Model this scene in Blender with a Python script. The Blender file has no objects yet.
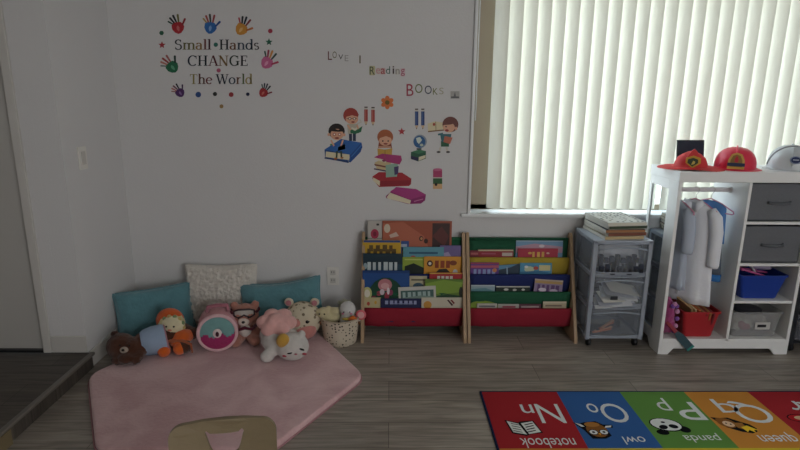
import bpy, bmesh, math, random
from mathutils import Vector, Matrix, Euler, noise
random.seed(7)
S = bpy.context.scene
COL = S.collection
PI = math.pi
R_ = math.radians

# ------------------------------------------------------------------ camera maths (used to turn photo measurements into places)
FP = 550.0; CH = 1.4
_y, _p, _r = R_(1.1), R_(13.2), R_(.56)
FW = Vector((math.sin(_y)*math.cos(_p), math.cos(_y)*math.cos(_p), -math.sin(_p)))
R0 = Vector((math.cos(_y), -math.sin(_y), 0)); U0 = R0.cross(FW)
RR = R0*math.cos(_r) + U0*math.sin(_r)
UU = -R0*math.sin(_r) + U0*math.cos(_r)
def at(px, py, X=None, Y=None, Z=None):
    d = FW*FP + RR*(px-400) - UU*(py-225)
    k = (Z-CH)/d.z if Z is not None else (Y/d.y if Y is not None else X/d.x)
    return Vector((0, 0, CH)) + d*k

# ------------------------------------------------------------------ materials
def lin(c):
    return tuple((v/12.92 if v <= .04045 else ((v+.055)/1.055)**2.4) for v in c)
def hexc(s):
    return lin(tuple(int(s[i:i+2], 16)/255 for i in (0, 2, 4)))
MC = {}
def mat(name, col, rough=.6, spec=.4, metal=0, var=.0, vscale=20, bump=0, bscale=80, trans=0, alpha=1, sheen=0, sss=0, ior=1.45, stretch=None):
    if name in MC: return MC[name]
    m = bpy.data.materials.new(name); m.use_nodes = True
    nt = m.node_tree; b = nt.nodes['Principled BSDF']
    c = hexc(col) if isinstance(col, str) else col
    b.inputs['Base Color'].default_value = (*c, 1)
    b.inputs['Roughness'].default_value = rough
    b.inputs['Specular IOR Level'].default_value = spec
    b.inputs['Metallic'].default_value = metal
    b.inputs['Transmission Weight'].default_value = trans
    b.inputs['Alpha'].default_value = alpha
    b.inputs['IOR'].default_value = ior
    b.inputs['Sheen Weight'].default_value = sheen
    tc = None
    if var or bump:
        tc = nt.nodes.new('ShaderNodeTexCoord')
        mp = nt.nodes.new('ShaderNodeMapping')
        if stretch: mp.inputs['Scale'].default_value = stretch
        nt.links.new(tc.outputs['Object'], mp.inputs[0])
    if var:
        n = nt.nodes.new('ShaderNodeTexNoise'); n.inputs['Scale'].default_value = vscale; n.inputs['Detail'].default_value = 5
        nt.links.new(mp.outputs[0], n.inputs['Vector'])
        mx = nt.nodes.new('ShaderNodeMix'); mx.data_type = 'RGBA'
        mx.inputs[6].default_value = (*[max(0, v*(1-var)) for v in c], 1)
        mx.inputs[7].default_value = (*[min(1, v*(1+var)) for v in c], 1)
        nt.links.new(n.outputs['Fac'], mx.inputs[0]); nt.links.new(mx.outputs[2], b.inputs['Base Color'])
    if bump:
        n2 = nt.nodes.new('ShaderNodeTexNoise'); n2.inputs['Scale'].default_value = bscale; n2.inputs['Detail'].default_value = 4
        nt.links.new(mp.outputs[0], n2.inputs['Vector'])
        bp = nt.nodes.new('ShaderNodeBump'); bp.inputs['Strength'].default_value = bump; bp.inputs['Distance'].default_value = .01
        nt.links.new(n2.outputs['Fac'], bp.inputs['Height']); nt.links.new(bp.outputs[0], b.inputs['Normal'])
    MC[name] = m
    return m
def flat(h, rough=.6):
    return mat('paint_'+h+('' if rough == .6 else str(rough)), h, rough)
def plush(h):
    return mat('plush_'+h, h, .95, .1, var=.16, vscale=45, bump=.6, bscale=240, sheen=.3)
def fabric(h):
    return mat('fabric_'+h, h, .9, .15, var=.08, vscale=30, bump=.35, bscale=300)

def floor_material(name, c1, c2, c3, along='x', rough=.34):
    m = bpy.data.materials.new(name); m.use_nodes = True
    nt = m.node_tree; N = nt.nodes.new; L = nt.links.new
    b = nt.nodes['Principled BSDF']
    tc = N('ShaderNodeTexCoord'); mp = N('ShaderNodeMapping')
    if along == 'y': mp.inputs['Rotation'].default_value = (0, 0, PI/2)
    L(tc.outputs['Object'], mp.inputs[0])
    br = N('ShaderNodeTexBrick'); br.offset = .37; br.inputs['Scale'].default_value = 1
    br.inputs['Brick Width'].default_value = 1.22; br.inputs['Row Height'].default_value = .18
    br.inputs['Mortar Size'].default_value = .0014; br.inputs['Mortar Smooth'].default_value = .2; br.inputs['Bias'].default_value = 0
    br.inputs['Color1'].default_value = (*hexc(c1), 1); br.inputs['Color2'].default_value = (*hexc(c2), 1)
    br.inputs['Mortar'].default_value = (*hexc('2a2623'), 1)
    L(mp.outputs[0], br.inputs['Vector'])
    mp2 = N('ShaderNodeMapping'); mp2.inputs['Scale'].default_value = (1.3, 16, 1)
    if along == 'y': mp2.inputs['Rotation'].default_value = (0, 0, PI/2)
    L(mp.outputs[0], mp2.inputs[0]) if along == 'x' else L(tc.outputs['Object'], mp2.inputs[0])
    n = N('ShaderNodeTexNoise'); n.inputs['Scale'].default_value = 2.6; n.inputs['Detail'].default_value = 8; n.inputs['Distortion'].default_value = .9
    L(mp2.outputs[0], n.inputs['Vector'])
    cr = N('ShaderNodeValToRGB'); cr.color_ramp.elements[0].position = .34; cr.color_ramp.elements[1].position = .68
    cr.color_ramp.elements[0].color = (.42, .4, .38, 1); cr.color_ramp.elements[1].color = (1.15, 1.12, 1.08, 1)
    L(n.outputs['Fac'], cr.inputs[0])
    mx = N('ShaderNodeMix'); mx.data_type = 'RGBA'; mx.blend_type = 'MULTIPLY'; mx.inputs[0].default_value = .85
    L(br.outputs['Color'], mx.inputs[6]); L(cr.outputs[0], mx.inputs[7])
    n3 = N('ShaderNodeTexNoise'); n3.inputs['Scale'].default_value = 1.7; n3.inputs['Detail'].default_value = 2
    L(mp2.outputs[0], n3.inputs['Vector'])
    mx2 = N('ShaderNodeMix'); mx2.data_type = 'RGBA'; mx2.inputs[7].default_value = (*hexc(c3), 1)
    ma = N('ShaderNodeMath'); ma.operation = 'MULTIPLY'; ma.inputs[1].default_value = .45
    L(n3.outputs['Fac'], ma.inputs[0]); L(ma.outputs[0], mx2.inputs[0])
    L(mx.outputs[2], mx2.inputs[6]); L(mx2.outputs[2], b.inputs['Base Color'])
    b.inputs['Roughness'].default_value = rough; b.inputs['Specular IOR Level'].default_value = .4
    bp = N('ShaderNodeBump'); bp.inputs['Strength'].default_value = .25; bp.inputs['Distance'].default_value = .003
    L(cr.outputs[0], bp.inputs['Height']); L(bp.outputs[0], b.inputs['Normal'])
    return m

WALL = mat('wall_paint', 'd2d1d0', .85, .2, bump=.12, bscale=110, var=.02, vscale=3)
TRIM = mat('trim_paint', 'c6c3bd', .5, .4)
DOORM = mat('door_paint', 'b3b0aa', .5, .4)
CEIL = mat('ceiling_paint', 'dcdad5', .9, .1)
FLOOR = floor_material('plank_floor', 'a8a096', '989087', '8a837a')
LAND = floor_material('landing_plank', '5f5952', '544e48', '48433e', 'x', .5)
WHITE = mat('white_laminate', 'e4e4e2', .4, .4)
WOOD = mat('light_wood', 'a98e70', .5, .35, var=.15, vscale=6, bump=.05, bscale=40, stretch=(8, 8, 1))
WOODC = mat('chair_wood', '85765c', .45, .4, var=.1, vscale=5, stretch=(1, 8, 8))
CLEAR = mat('frosted_plastic', '98a1ac', .25, .5, alpha=.3)
CARTM = mat('grey_plastic', '9a9fa8', .35, .5)
BLACKP = mat('black_plastic', '17181b', .4, .5)
CHROME = mat('hinge_metal', 'b8b4ac', .35, .5, metal=1)
MIRROR = mat('mirror_glass', 'e6eaee', .02, .5, metal=1)

# ------------------------------------------------------------------ mesh builder
class MB:
    def __init__(s): s.v = []; s.f = []; s.m = []; s.mats = []; s.smooth = []
    def slot(s, m):
        if m not in s.mats: s.mats.append(m)
        return s.mats.index(m)
    def add(s, verts, faces, m, sm=False, M=None):
        o = len(s.v); k = s.slot(m)
        for p in verts:
            p = Vector(p); s.v.append(M @ p if M else p)
        for f in faces:
            s.f.append([o+i for i in f]); s.m.append(k); s.smooth.append(sm)
    def bm(s, b, m, sm=False, M=None):
        b.verts.index_update()
        s.add([v.co.copy() for v in b.verts], [[v.index for v in f.verts] for f in b.faces], m, sm, M); b.free()
    def box(s, c, d, m, M=None, bev=0, rot=None):
        b = bmesh.new(); bmesh.ops.create_cube(b, size=1)
        for v in b.verts: v.co = Vector((v.co.x*d[0], v.co.y*d[1], v.co.z*d[2]))
        if bev: bmesh.ops.bevel(b, geom=b.edges[:], offset=min(bev, min(d)*.45), segments=2, affect='EDGES', profile=.6)
        T = Matrix.Translation(c)
        if rot: T = T @ Euler(rot).to_matrix().to_4x4()
        s.bm(b, m, False, (M @ T) if M else T)
    def ell(s, c, r, m, M=None, rot=None, seg=20, ring=12):
        b = bmesh.new(); bmesh.ops.create_uvsphere(b, u_segments=seg, v_segments=ring, radius=1)
        if not hasattr(r, '__len__'): r = (r, r, r)
        T = Matrix.Translation(c)
        if rot: T = T @ Euler(rot).to_matrix().to_4x4()
        T = T @ Matrix.Diagonal((*r, 1))
        s.bm(b, m, True, (M @ T) if M else T)
    def tube(s, pts, rad, m, n=8, M=None, closed=False):
        pts = [Vector(p) for p in pts]; N = len(pts)
        rads = rad if hasattr(rad, '__len__') else [rad]*N
        vs = []; fs = []; ref = None
        for i, p in enumerate(pts):
            a = pts[(i-1) % N] if (closed or i > 0) else p; c = pts[(i+1) % N] if (closed or i < N-1) else p
            t = (c-a).normalized()
            if ref is None: ref = t.orthogonal().normalized()
            ref = (ref - t*ref.dot(t)).normalized(); q = t.cross(ref)
            for k in range(n):
                an = 2*PI*k/n; vs.append(p + (ref*math.cos(an)+q*math.sin(an))*rads[i])
        E = N if closed else N-1
        for i in range(E):
            for k in range(n):
                j = (i+1) % N
                fs.append([i*n+k, i*n+(k+1) % n, j*n+(k+1) % n, j*n+k])
        if not closed: fs.append(list(range(n))[::-1]); fs.append([(N-1)*n+k for k in range(n)])
        s.add(vs, fs, m, True, M)
    def prism(s, poly, axis, a, b, m, M=None):
        # poly of 2D points extruded along axis ('x','y','z') between a and b
        def P(u, v, w): return {'x': (w, u, v), 'y': (u, w, v), 'z': (u, v, w)}[axis]
        n = len(poly)
        vs = [P(u, v, a) for u, v in poly] + [P(u, v, b) for u, v in poly]
        bmx = bmesh.new(); V = [bmx.verts.new(p) for p in vs]
        bmx.faces.new(V[:n]); bmx.faces.new(V[n:][::-1])
        for i in range(n): bmx.faces.new([V[i], V[i+n], V[(i+1) % n+n], V[(i+1) % n]])
        bmesh.ops.recalc_face_normals(bmx, faces=bmx.faces[:])
        s.bm(bmx, m, False, M)
    def lathe(s, prof, m, n=28, M=None, cap=True):
        vs = []; fs = []
        for r, z in prof:
            for k in range(n): vs.append((r*math.cos(2*PI*k/n), r*math.sin(2*PI*k/n), z))
        for i in range(len(prof)-1):
            for k in range(n): fs.append([i*n+k, i*n+(k+1) % n, (i+1)*n+(k+1) % n, (i+1)*n+k])
        if cap: fs.append(list(range(n))[::-1]); fs.append([(len(prof)-1)*n+k for k in range(n)])
        s.add(vs, fs, m, True, M)
    def sheet(s, rows, m, thick=0, M=None, sm=True):
        # grid of points; optional thickness along -normal
        nr, nc = len(rows), len(rows[0])
        b = bmesh.new(); V = [[b.verts.new(p) for p in r] for r in rows]
        for i in range(nr-1):
            for j in range(nc-1): b.faces.new([V[i][j], V[i][j+1], V[i+1][j+1], V[i+1][j]])
        b.normal_update()
        if thick: bmesh.ops.solidify(b, geom=b.faces[:], thickness=thick)
        s.bm(b, m, sm, M)
    def build(s, name, parent=None, autosm=True):
        me = bpy.data.meshes.new(name); me.from_pydata([tuple(v) for v in s.v], [], s.f)
        for m in s.mats: me.materials.append(m)
        me.polygons.foreach_set('material_index', s.m); me.polygons.foreach_set('use_smooth', s.smooth); me.update()
        o = bpy.data.objects.new(name, me); COL.objects.link(o)
        if parent: o.parent = parent
        return o

def thing(name, label, cat, loc=(0, 0, 0), rz=0, group=None, rot=None):
    o = bpy.data.objects.new(name, None); COL.objects.link(o)
    o.empty_display_size = .05
    o.location = loc; o.rotation_euler = rot if rot else (0, 0, rz)
    tag(o, label, cat, group); return o
def tag(o, label, cat, group=None, kind=None):
    o['label'] = label; o['category'] = cat
    if group: o['group'] = group
    if kind: o['kind'] = kind
    return o
def struct(o): o['kind'] = 'structure'; return o
def recenter(o):
    """origin to the base centre of the mesh"""
    me = o.data; xs = [v.co for v in me.vertices]
    c = Vector(((min(v.x for v in xs)+max(v.x for v in xs))/2, (min(v.y for v in xs)+max(v.y for v in xs))/2, min(v.z for v in xs)))
    me.transform(Matrix.Translation(-c)); o.location = c; return o

def blob(name, ells, m, parent=None, vox=.008, smooth=6, fuzz=.0, fscale=60):
    """one continuous soft surface grown round a set of ellipsoids and capsules"""
    b = MB()
    for e in ells:
        if e[0] == 'cap': b.tube(e[1], e[2], m, 12); [b.ell(p, r, m, seg=12, ring=8) for p, r in zip(e[1], e[2] if hasattr(e[2], '__len__') else [e[2]]*len(e[1]))]
        else: b.ell(e[0], e[1], m, rot=e[2] if len(e) > 2 else None)
    t = b.build('tmp')
    r = t.modifiers.new('r', 'REMESH'); r.mode = 'VOXEL'; r.voxel_size = vox; r.use_smooth_shade = True
    sm = t.modifiers.new('s', 'SMOOTH'); sm.iterations = smooth; sm.factor = .5
    dg = bpy.context.evaluated_depsgraph_get(); dg.update()
    me = bpy.data.meshes.new_from_object(t.evaluated_get(dg)); bpy.data.objects.remove(t)
    me.name = name; me.materials.clear(); me.materials.append(m)
    me.polygons.foreach_set('material_index', [0]*len(me.polygons))
    me.polygons.foreach_set('use_smooth', [True]*len(me.polygons))
    if fuzz:
        ns = [v.normal.copy() for v in me.vertices]
        for v, n in zip(me.vertices, ns): v.co += n*fuzz*noise.noise(v.co*fscale)
    o = bpy.data.objects.new(name, me); COL.objects.link(o)
    if parent: o.parent = parent
    return o

def text_mesh(s):
    cu = bpy.data.curves.new('t', 'FONT'); cu.body = s; cu.size = 1; cu.resolution_u = 4
    o = bpy.data.objects.new('t', cu); COL.objects.link(o)
    dg = bpy.context.evaluated_depsgraph_get(); dg.update()
    me = bpy.data.meshes.new_from_object(o.evaluated_get(dg))
    vs = [v.co.copy() for v in me.vertices]; fs = [list(p.vertices) for p in me.polygons]
    bpy.data.objects.remove(o); bpy.data.meshes.remove(me)
    x0 = min(v.x for v in vs); x1 = max(v.x for v in vs); y0 = min(v.y for v in vs); y1 = max(v.y for v in vs)
    return [((v.x-x0)/(x1-x0), (v.y-y0)/(y1-y0)) for v in vs], fs
def put_text(b, s, m, mapf):
    """mapf: (u, v in 0..1) -> 3D point"""
    vs, fs = text_mesh(s); b.add([mapf(u, v) for u, v in vs], fs, m)

# ------------------------------------------------------------------ room shell
CX, RWX, BY = -1.566, 3.0, 3.25
LX = -2.9; DY = 2.665; LZ = .088; CZ = 2.44; RY = -2.6
def sbox(name, x0, x1, y0, y1, z0, z1, m):
    b = MB(); b.box(((x0+x1)/2, (y0+y1)/2, (z0+z1)/2), (x1-x0, y1-y0, z1-z0), m); return struct(b.build(name))
b = MB(); b.box(((LX+RWX)/2, (RY+BY)/2, -.05), (RWX-LX+.4, BY-RY+.4, .1), FLOOR); struct(b.build('floor'))
sbox('ceiling', LX-.2, RWX+.2, RY-.2, BY+.2, CZ, CZ+.1, CEIL)
# back wall with the window opening
WX0, WX1, WZ0, WZ1 = .485, 2.75, .715, 2.12
b = MB(); T = .2
for x0, x1, z0, z1 in ((CX-.2, WX0, 0, CZ), (WX1, RWX+.2, 0, CZ), (WX0, WX1, 0, WZ0-.02), (WX0, WX1, WZ1, CZ)):
    b.box(((x0+x1)/2, BY+T/2, (z0+z1)/2), (x1-x0, T, z1-z0), WALL)
struct(b.build('wall_back'))
sbox('wall_left', CX-.1195, CX, DY, BY, 0, CZ, WALL)
b = MB()   # wall with the door, facing the camera
DX1 = -1.788; DX0 = DX1-.86; DH = LZ+2.05
for x0, x1, z0, z1 in ((DX1, CX-.12, LZ, CZ), (LX, DX0, LZ, CZ), (DX0, DX1, DH, CZ)):
    b.box(((x0+x1)/2, DY+.06, (z0+z1)/2), (x1-x0, .119, z1-z0), WALL)
struct(b.build('wall_entry'))
sbox('wall_far_left', LX-.1, LX, RY, BY, 0, CZ, WALL)
sbox('wall_right', RWX, RWX+.1, RY, BY, 0, CZ, WALL)
sbox('wall_rear', LX-.1, RWX+.1, RY-.1, RY, 0, CZ, WALL)
# raised landing
b = MB(); b.box(((LX-1.548)/2, DY-1.3, LZ/2-.002), (-1.548-LX, 2.6, LZ-.004), LAND); struct(b.build('trim_1'))
b = MB(); b.box((-1.541, DY-1.3, LZ-.006), (.024, 2.598, .016), mat('nosing', '6f6962', .35, .45), bev=.006); struct(b.build('trim_2'))
b = MB(); b.box((-1.540, 1.28, .036), (.014, 1.46, .068), mat('pine_riser', '7a6c50', .6)); struct(b.build('trim_5'))
# baseboards
def bb(name, x0, x1, y0, y1, z0):
    b = MB(); b.box(((x0+x1)/2, (y0+y1)/2, z0+.045), (x1-x0, y1-y0, .09), TRIM, bev=.004); struct(b.build(name))
bb('baseboard_back', CX+.012, RWX, BY-.012, BY, 0)
bb('baseboard_left', CX, CX+.012, DY, BY, 0)
bb('baseboard_entry', -1.745, CX-.001, DY-.012, DY, LZ)
# door: slab, casing, hinges
b = MB(); b.box(((DX0+DX1)/2, DY+.035, LZ+1.02), (DX1-DX0-.012, .04, 2.02), DOORM, bev=.003); door = struct(b.build('door_1'))
b = MB()
for x in (DX1+.0, DX0-.0):
    b.box((x+(.021 if x == DX1 else -.025), DY-.007, LZ+1.03), (.040, .016, 2.06), TRIM, bev=.004)
    b.box((x, DY+.03, LZ+1.02), (.014, .06, 2.04), TRIM)
b.box(((DX0+DX1)/2, DY-.007, DH+.02), (DX1-DX0+.1, .016, .055), TRIM, bev=.004)
struct(b.build('door_frame'))
b = MB(); b.box(((DX0+DX1)/2, DY+.03, LZ+.006), (DX1-DX0, .08, .012), BLACKP); b.build('door_gap_dark', door)  # black strip put in for the shade of the gap under the slab
for z in (.27, 1.075, 1.85):
    b = MB(); b.tube([(DX1-.004, DY+.006, LZ+z-.045+.0), (DX1-.004, DY+.006, LZ+z+.045)], .006, CHROME, 10)
    b.box((DX1-.012, DY+.0135, LZ+z), (.016, .003, .088), CHROME); b.build('hinge', door)
# outlets and switch
def plate(name, label, cat, M, kind):
    t = thing(name, label, cat); t.matrix_world = M
    b = MB(); b.box((0, -.004, 0), (.072, .008, .116), mat('outlet_plastic', 'dedbd4', .35), bev=.003); b.build('cover_plate', t)
    if kind == 'outlet':
        for z in (.026, -.026):
            b = MB(); b.box((0, -.0095, z), (.034, .004, .034), mat('outlet_face', 'c8c5be', .4), bev=.0015)
            for x in (-.007, .007): b.box((x, -.012, z+.003), (.003, .002, .011), BLACKP)
            b.build('socket', t)
    else:
        b = MB(); b.box((0, -.010, 0), (.033, .006, .066), mat('outlet_face', 'c8c5be', .4), bev=.002); b.build('rocker', t)
plate('wall_outlet', 'white double power outlet on the back wall above the plush toys', 'outlet', Matrix.Translation((-.349, BY, .311)), 'outlet')
plate('light_switch', 'white rocker light switch on the narrow left side wall', 'light switch', Matrix.Translation((CX, 2.825, 1.078)) @ Matrix.Rotation(PI/2, 4, 'Z'), 'switch')

# ------------------------------------------------------------------ window, sill, vertical blind
SILL = mat('sill_paint', 'dcdedd', .4, .4)
win = None
b = MB(); FR = mat('window_vinyl', '988b76', .5)
y = BY+.15
for x0, x1, z0, z1 in ((WX0, WX0+.135, WZ0, WZ1), (WX1-.06, WX1, WZ0, WZ1), (WX0, WX1, WZ0, WZ0+.035), (WX0, WX1, WZ1-.05, WZ1)):
    b.box(((x0+x1)/2, y, (z0+z1)/2), (x1-x0, .06, z1-z0), FR, bev=.004)
win = struct(b.build('window_1'))
b = MB(); b.box(((WX0+WX1)/2, y, (WZ0+WZ1)/2), (WX1-WX0-.06, .004, WZ1-WZ0-.06), mat('pane_glass', 'f2f8f6', .0, .5, trans=1, alpha=.25)); b.build('glass', win)
b = MB(); b.box(((.428+RWX)/2, BY+.085, WZ0-.010), (RWX-.428-.002, .23, .022), SILL, bev=.005); struct(b.build('trim_3'))
b = MB(); b.box((WX0-.008, BY+.08, (WZ0+WZ1)/2), (.018, .19, WZ1-WZ0), SILL, bev=.003)
b.box(((WX0+WX1)/2, BY+.08, WZ1), (WX1-WX0, .19, .02), SILL); struct(b.build('trim_4'))

def vane_material():
    m = bpy.data.materials.new('vane_vinyl'); m.use_nodes = True
    nt = m.node_tree; N = nt.nodes.new; L = nt.links.new
    nt.nodes.remove(nt.nodes['Principled BSDF']); out = nt.nodes['Material Output']
    d = N('ShaderNodeBsdfDiffuse'); d.inputs[0].default_value = (.70, .69, .61, 1)
    t = N('ShaderNodeBsdfTranslucent'); t.inputs[0].default_value = (.78, .74, .62, 1)
    x = N('ShaderNodeMixShader'); x.inputs[0].default_value = VT
    L(d.outputs[0], x.inputs[1]); L(t.outputs[0], x.inputs[2]); L(x.outputs[0], out.inputs[0])
    return m
VT = .16
VM = vane_material()
blind = thing('vertical_blind', 'cream vertical blind closed across the bright window', 'blind', (WX0, BY+.045, WZ0))
b = MB(); b.box(((WX1-WX0)/2, 0, WZ1-WZ0-.03), (WX1-WX0-.02, .045, .045), SILL, bev=.004); b.build('headrail', blind)
VP = .0795; VA = R_(-32); VW = .089
b = MB(); rows = []
for z in (0, WZ1-WZ0-.085):
    rows.append([(VW*(k/8-.5)*math.cos(VA), -VW*(k/8-.5)*math.sin(VA)*-1+.009*(1-(k/4-1)**2)*-1, z+.02) for k in range(9)])
b.sheet(rows, VM)
v0 = b.build('vane', blind)
NV = int((WX1-WX0-.13)/VP)
for i in range(NV):
    o = v0 if i == 0 else v0.copy()
    if i: COL.objects.link(o); o.parent = blind
    o.location = (.1465+i*VP, 0, 0); o.rotation_euler = (0, 0, R_(random.uniform(-3.5, 3.5)))
b = MB(); b.tube([(.012, -.035, .55), (.012, -.035, 1.33)], .0035, SILL, 6); b.build('wand', blind)

# ------------------------------------------------------------------ wall decals
YB = BY-.0006
def ribbon(pts, w):
    """2D polyline to a strip of quads; w number or list"""
    n = len(pts); W = w if hasattr(w, '__len__') else [w]*n
    L, Rr = [], []
    for i, p in enumerate(pts):
        a = pts[max(0, i-1)]; c = pts[min(n-1, i+1)]
        dx, dy = c[0]-a[0], c[1]-a[1]; l = math.hypot(dx, dy) or 1
        nx, ny = -dy/l*W[i]/2, dx/l*W[i]/2
        L.append((p[0]+nx, p[1]+ny)); Rr.append((p[0]-nx, p[1]-ny))
    return [[L[i], L[i+1], Rr[i+1], Rr[i]] for i in range(n-1)]
T_, t_ = .15, .065
def V_(x, y0, y1, w=T_): return [[(x-w/2, y0), (x+w/2, y0), (x+w/2, y1), (x-w/2, y1)]]
def H_(x0, x1, y, h=.055): return [[(x0, y), (x1, y), (x1, y+h), (x0, y+h)]]
def L_(x0, y0, x1, y1, w): return ribbon([(x0, y0), (x1, y1)], w)
def A_(cx, cy, rx, ry, a0, a1, k=1):
    n = 14; an = [R_(a0+(a1-a0)*i/n) for i in range(n+1)]
    return ribbon([(cx+rx*math.cos(a), cy+ry*math.sin(a)) for a in an], [t_+(T_*k-t_)*abs(math.cos(a)) for a in an])
def serif(x, y, w=.34): return H_(x-w/2, x+w/2, y if y < .05 else y-.05)
G = {
 'l': (.36, V_(.18, 0, 1.05)+serif(.18, 0)+H_(.04, .18, 1.0)),
 'm': (1.12, V_(.17, 0, .68)+V_(.56, 0, .5)+V_(.95, 0, .5)+A_(.365, .46, .2, .19, 0, 170)+A_(.755, .46, .2, .19, 0, 170)+serif(.17, 0)+serif(.56, 0, .3)+serif(.95, 0)+H_(.04, .17, .63)),
 'n': (.76, V_(.17, 0, .68)+V_(.58, 0, .5)+A_(.375, .46, .2, .19, 0, 170)+serif(.17, 0)+serif(.58, 0)+H_(.04, .17, .63)),
 'h': (.76, V_(.17, 0, 1.05)+V_(.58, 0, .5)+A_(.375, .46, .2, .19, 0, 170)+serif(.17, 0)+serif(.58, 0)+H_(.04, .17, 1.0)),
 'r': (.54, V_(.17, 0, .68)+A_(.37, .44, .17, .2, 60, 175)+serif(.17, 0)+H_(.04, .17, .63)),
 'd': (.72, A_(.31, .33, .24, .32, 0, 360)+V_(.55, 0, 1.05)+H_(.4, .55, 1.0)+H_(.55, .68, 0)),
 'a': (.64, V_(.46, 0, .48)+A_(.28, .48, .18, .17, 0, 165)+A_(.27, .2, .2, .18, 60, 340)+H_(.46, .6, 0)),
 'e': (.64, A_(.32, .33, .25, .32, 10, 320)+H_(.1, .54, .34)),
 'o': (.70, A_(.34, .33, .26, .32, 0, 360)),
 's': (.52, A_(.26, .5, .17, .15, 30, 270, .8)+A_(.26, .18, .17, .17, 90, -150, .8)),
 'S': (.68, A_(.33, .75, .23, .23, 30, 270, .85)+A_(.33, .26, .25, .26, 90, -150, .85)+V_(.53, .74, .98, .05)+V_(.09, .04, .26, .05)),
 'C': (.86, A_(.46, .5, .37, .49, 45, 315)+V_(.76, .68, .98, .05)),
 'G': (.92, A_(.46, .5, .37, .49, 45, 330)+V_(.76, .68, .98, .05)+V_(.74, .05, .44)+H_(.58, .9, .42)),
 'H': (.94, V_(.2, 0, 1)+V_(.72, 0, 1)+H_(.2, .72, .48)+serif(.2, 0)+serif(.72, 0)+serif(.2, 1)+serif(.72, 1)),
 'A': (.86, L_(.12, 0, .42, 1, .07)+L_(.43, 1, .76, 0, .15)+H_(.22, .62, .32)+serif(.12, 0, .26)+serif(.75, 0, .3)),
 'N': (.96, V_(.18, 0, 1, .07)+V_(.76, 0, 1, .07)+L_(.16, 1, .76, 0, .16)+serif(.18, 0, .28)+serif(.76, 1, .28)+serif(.14, 1, .22)),
 'E': (.76, V_(.2, 0, 1)+H_(.06, .66, 0)+H_(.06, .64, .945)+H_(.2, .52, .48)+V_(.65, 0, .22, .05)+V_(.62, .8, 1, .05)+V_(.51, .4, .62, .05)),
 'T': (.80, V_(.4, 0, 1)+H_(.06, .74, .945)+serif(.4, 0, .36)+V_(.08, .78, 1, .05)+V_(.72, .78, 1, .05)),
 'W': (1.2, L_(.1, 1, .38, 0, .15)+L_(.38, 0, .62, .9, .07)+L_(.58, 1, .84, 0, .15)+L_(.84, 0, 1.1, 1, .07)+serif(.12, 1, .3)+serif(.6, 1, .3)+serif(1.08, 1, .26)),
}
def to_wall(px, py, dy=0):
    v = at(px, py, Y=BY); return (v.x, YB-dy, v.z)
class Decal:
    def __init__(s): s.b = MB(); s.k = 0
    def poly(s, pts, col, layer=None):
        s.k += 1; d = (.00012*s.k if layer is None else layer)
        vs = [to_wall(x, y, d) for x, y in pts]; n = len(vs)
        vb = [(v[0], YB+.0004, v[2]) for v in vs]
        s.b.add(vs+vb, [list(range(n))]+[[i, i+n, (i+1) % n+n, (i+1) % n] for i in range(n)], flat(col, .5))
    def ell(s, x, y, rx, ry, col, rot=0, n=18, a0=0, a1=360):
        c, sn = math.cos(R_(rot)), math.sin(R_(rot)); P = []
        full = (a1-a0 == 360)
        for i in range(n if full else n+1):
            a = R_(a0+(a1-a0)*i/n); u, v = rx*math.cos(a), -ry*math.sin(a)
            P.append((x+u*c-v*sn, y+u*sn+v*c))
        s.poly(P, col)
    def rect(s, x, y, w, h, col, rot=0):
        c, sn = math.cos(R_(rot)), math.sin(R_(rot))
        s.poly([(x+u*c-v*sn, y+u*sn+v*c) for u, v in ((-w/2, -h/2), (w/2, -h/2), (w/2, h/2), (-w/2, h/2))], col)
    def line(s, pts, w, col):
        for q in ribbon(pts, w): s.poly(q, col)
    def star(s, x, y, r, col, n=5, inner=.45, rot=-90):
        s.poly([(x+(r if i % 2 == 0 else r*inner)*math.cos(R_(rot+180*i/n)), y+(r if i % 2 == 0 else r*inner)*math.sin(R_(rot+180*i/n))) for i in range(2*n)], col)
    def done(s, name, label, cat='wall decal', group=None):
        return tag(recenter(s.b.build(name)), label, cat, group)

def serif_line(word, x0, x1, ybase, ytop, cols, d):
    adv = sum(G[c][0] for c in word); sx = (x1-x0)/adv; sy = (ybase-ytop); x = 0
    for i, c in enumerate(word):
        for q in G[c][1]: d.poly([(x0+(x+u)*sx, ybase-v*sy) for u, v in q], cols[i % len(cols)], .0005)
        x += G[c][0]
TX = 'wall lettering of the hand print saying'
for word, x0, x1, yb, yt, cols, lab in (
    ('Small', 174.5, 211.5, 49.6, 39.6, ['22282f', '6d6a3c', '8a6a3a', '6d3a35', '4a2a34'], 'wall decal word Small, first word above CHANGE'),
    ('Hands', 219, 259.5, 49.6, 39.6, ['22282f', '6d4a30', '3c4a5a', '2c3a4c', '3a3030'], 'wall decal word Hands in dark serif letters'),
    ('CHANGE', 187.5, 248.5, 65.8, 55.6, ['1f2c3c', '202c34', '5c2a2e', '7a6136', '24352c', '26262c'], 'wall decal word CHANGE in serif capitals'),
    ('The', 189.5, 212.5, 84, 74.2, ['8a8040', '5c3a30', '6a2c30'], 'wall decal word The in olive and brown letters below CHANGE'),
    ('World', 216, 252.8, 84, 74.2, ['232a38', '2b3a4a', '6a4a3a', '5d6a40', '9a8a50'], 'wall decal word World below CHANGE')):
    d = Decal(); serif_line(word, x0, x1, yb, yt, cols, d); d.done('word_decal', lab, 'wall decal')

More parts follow.
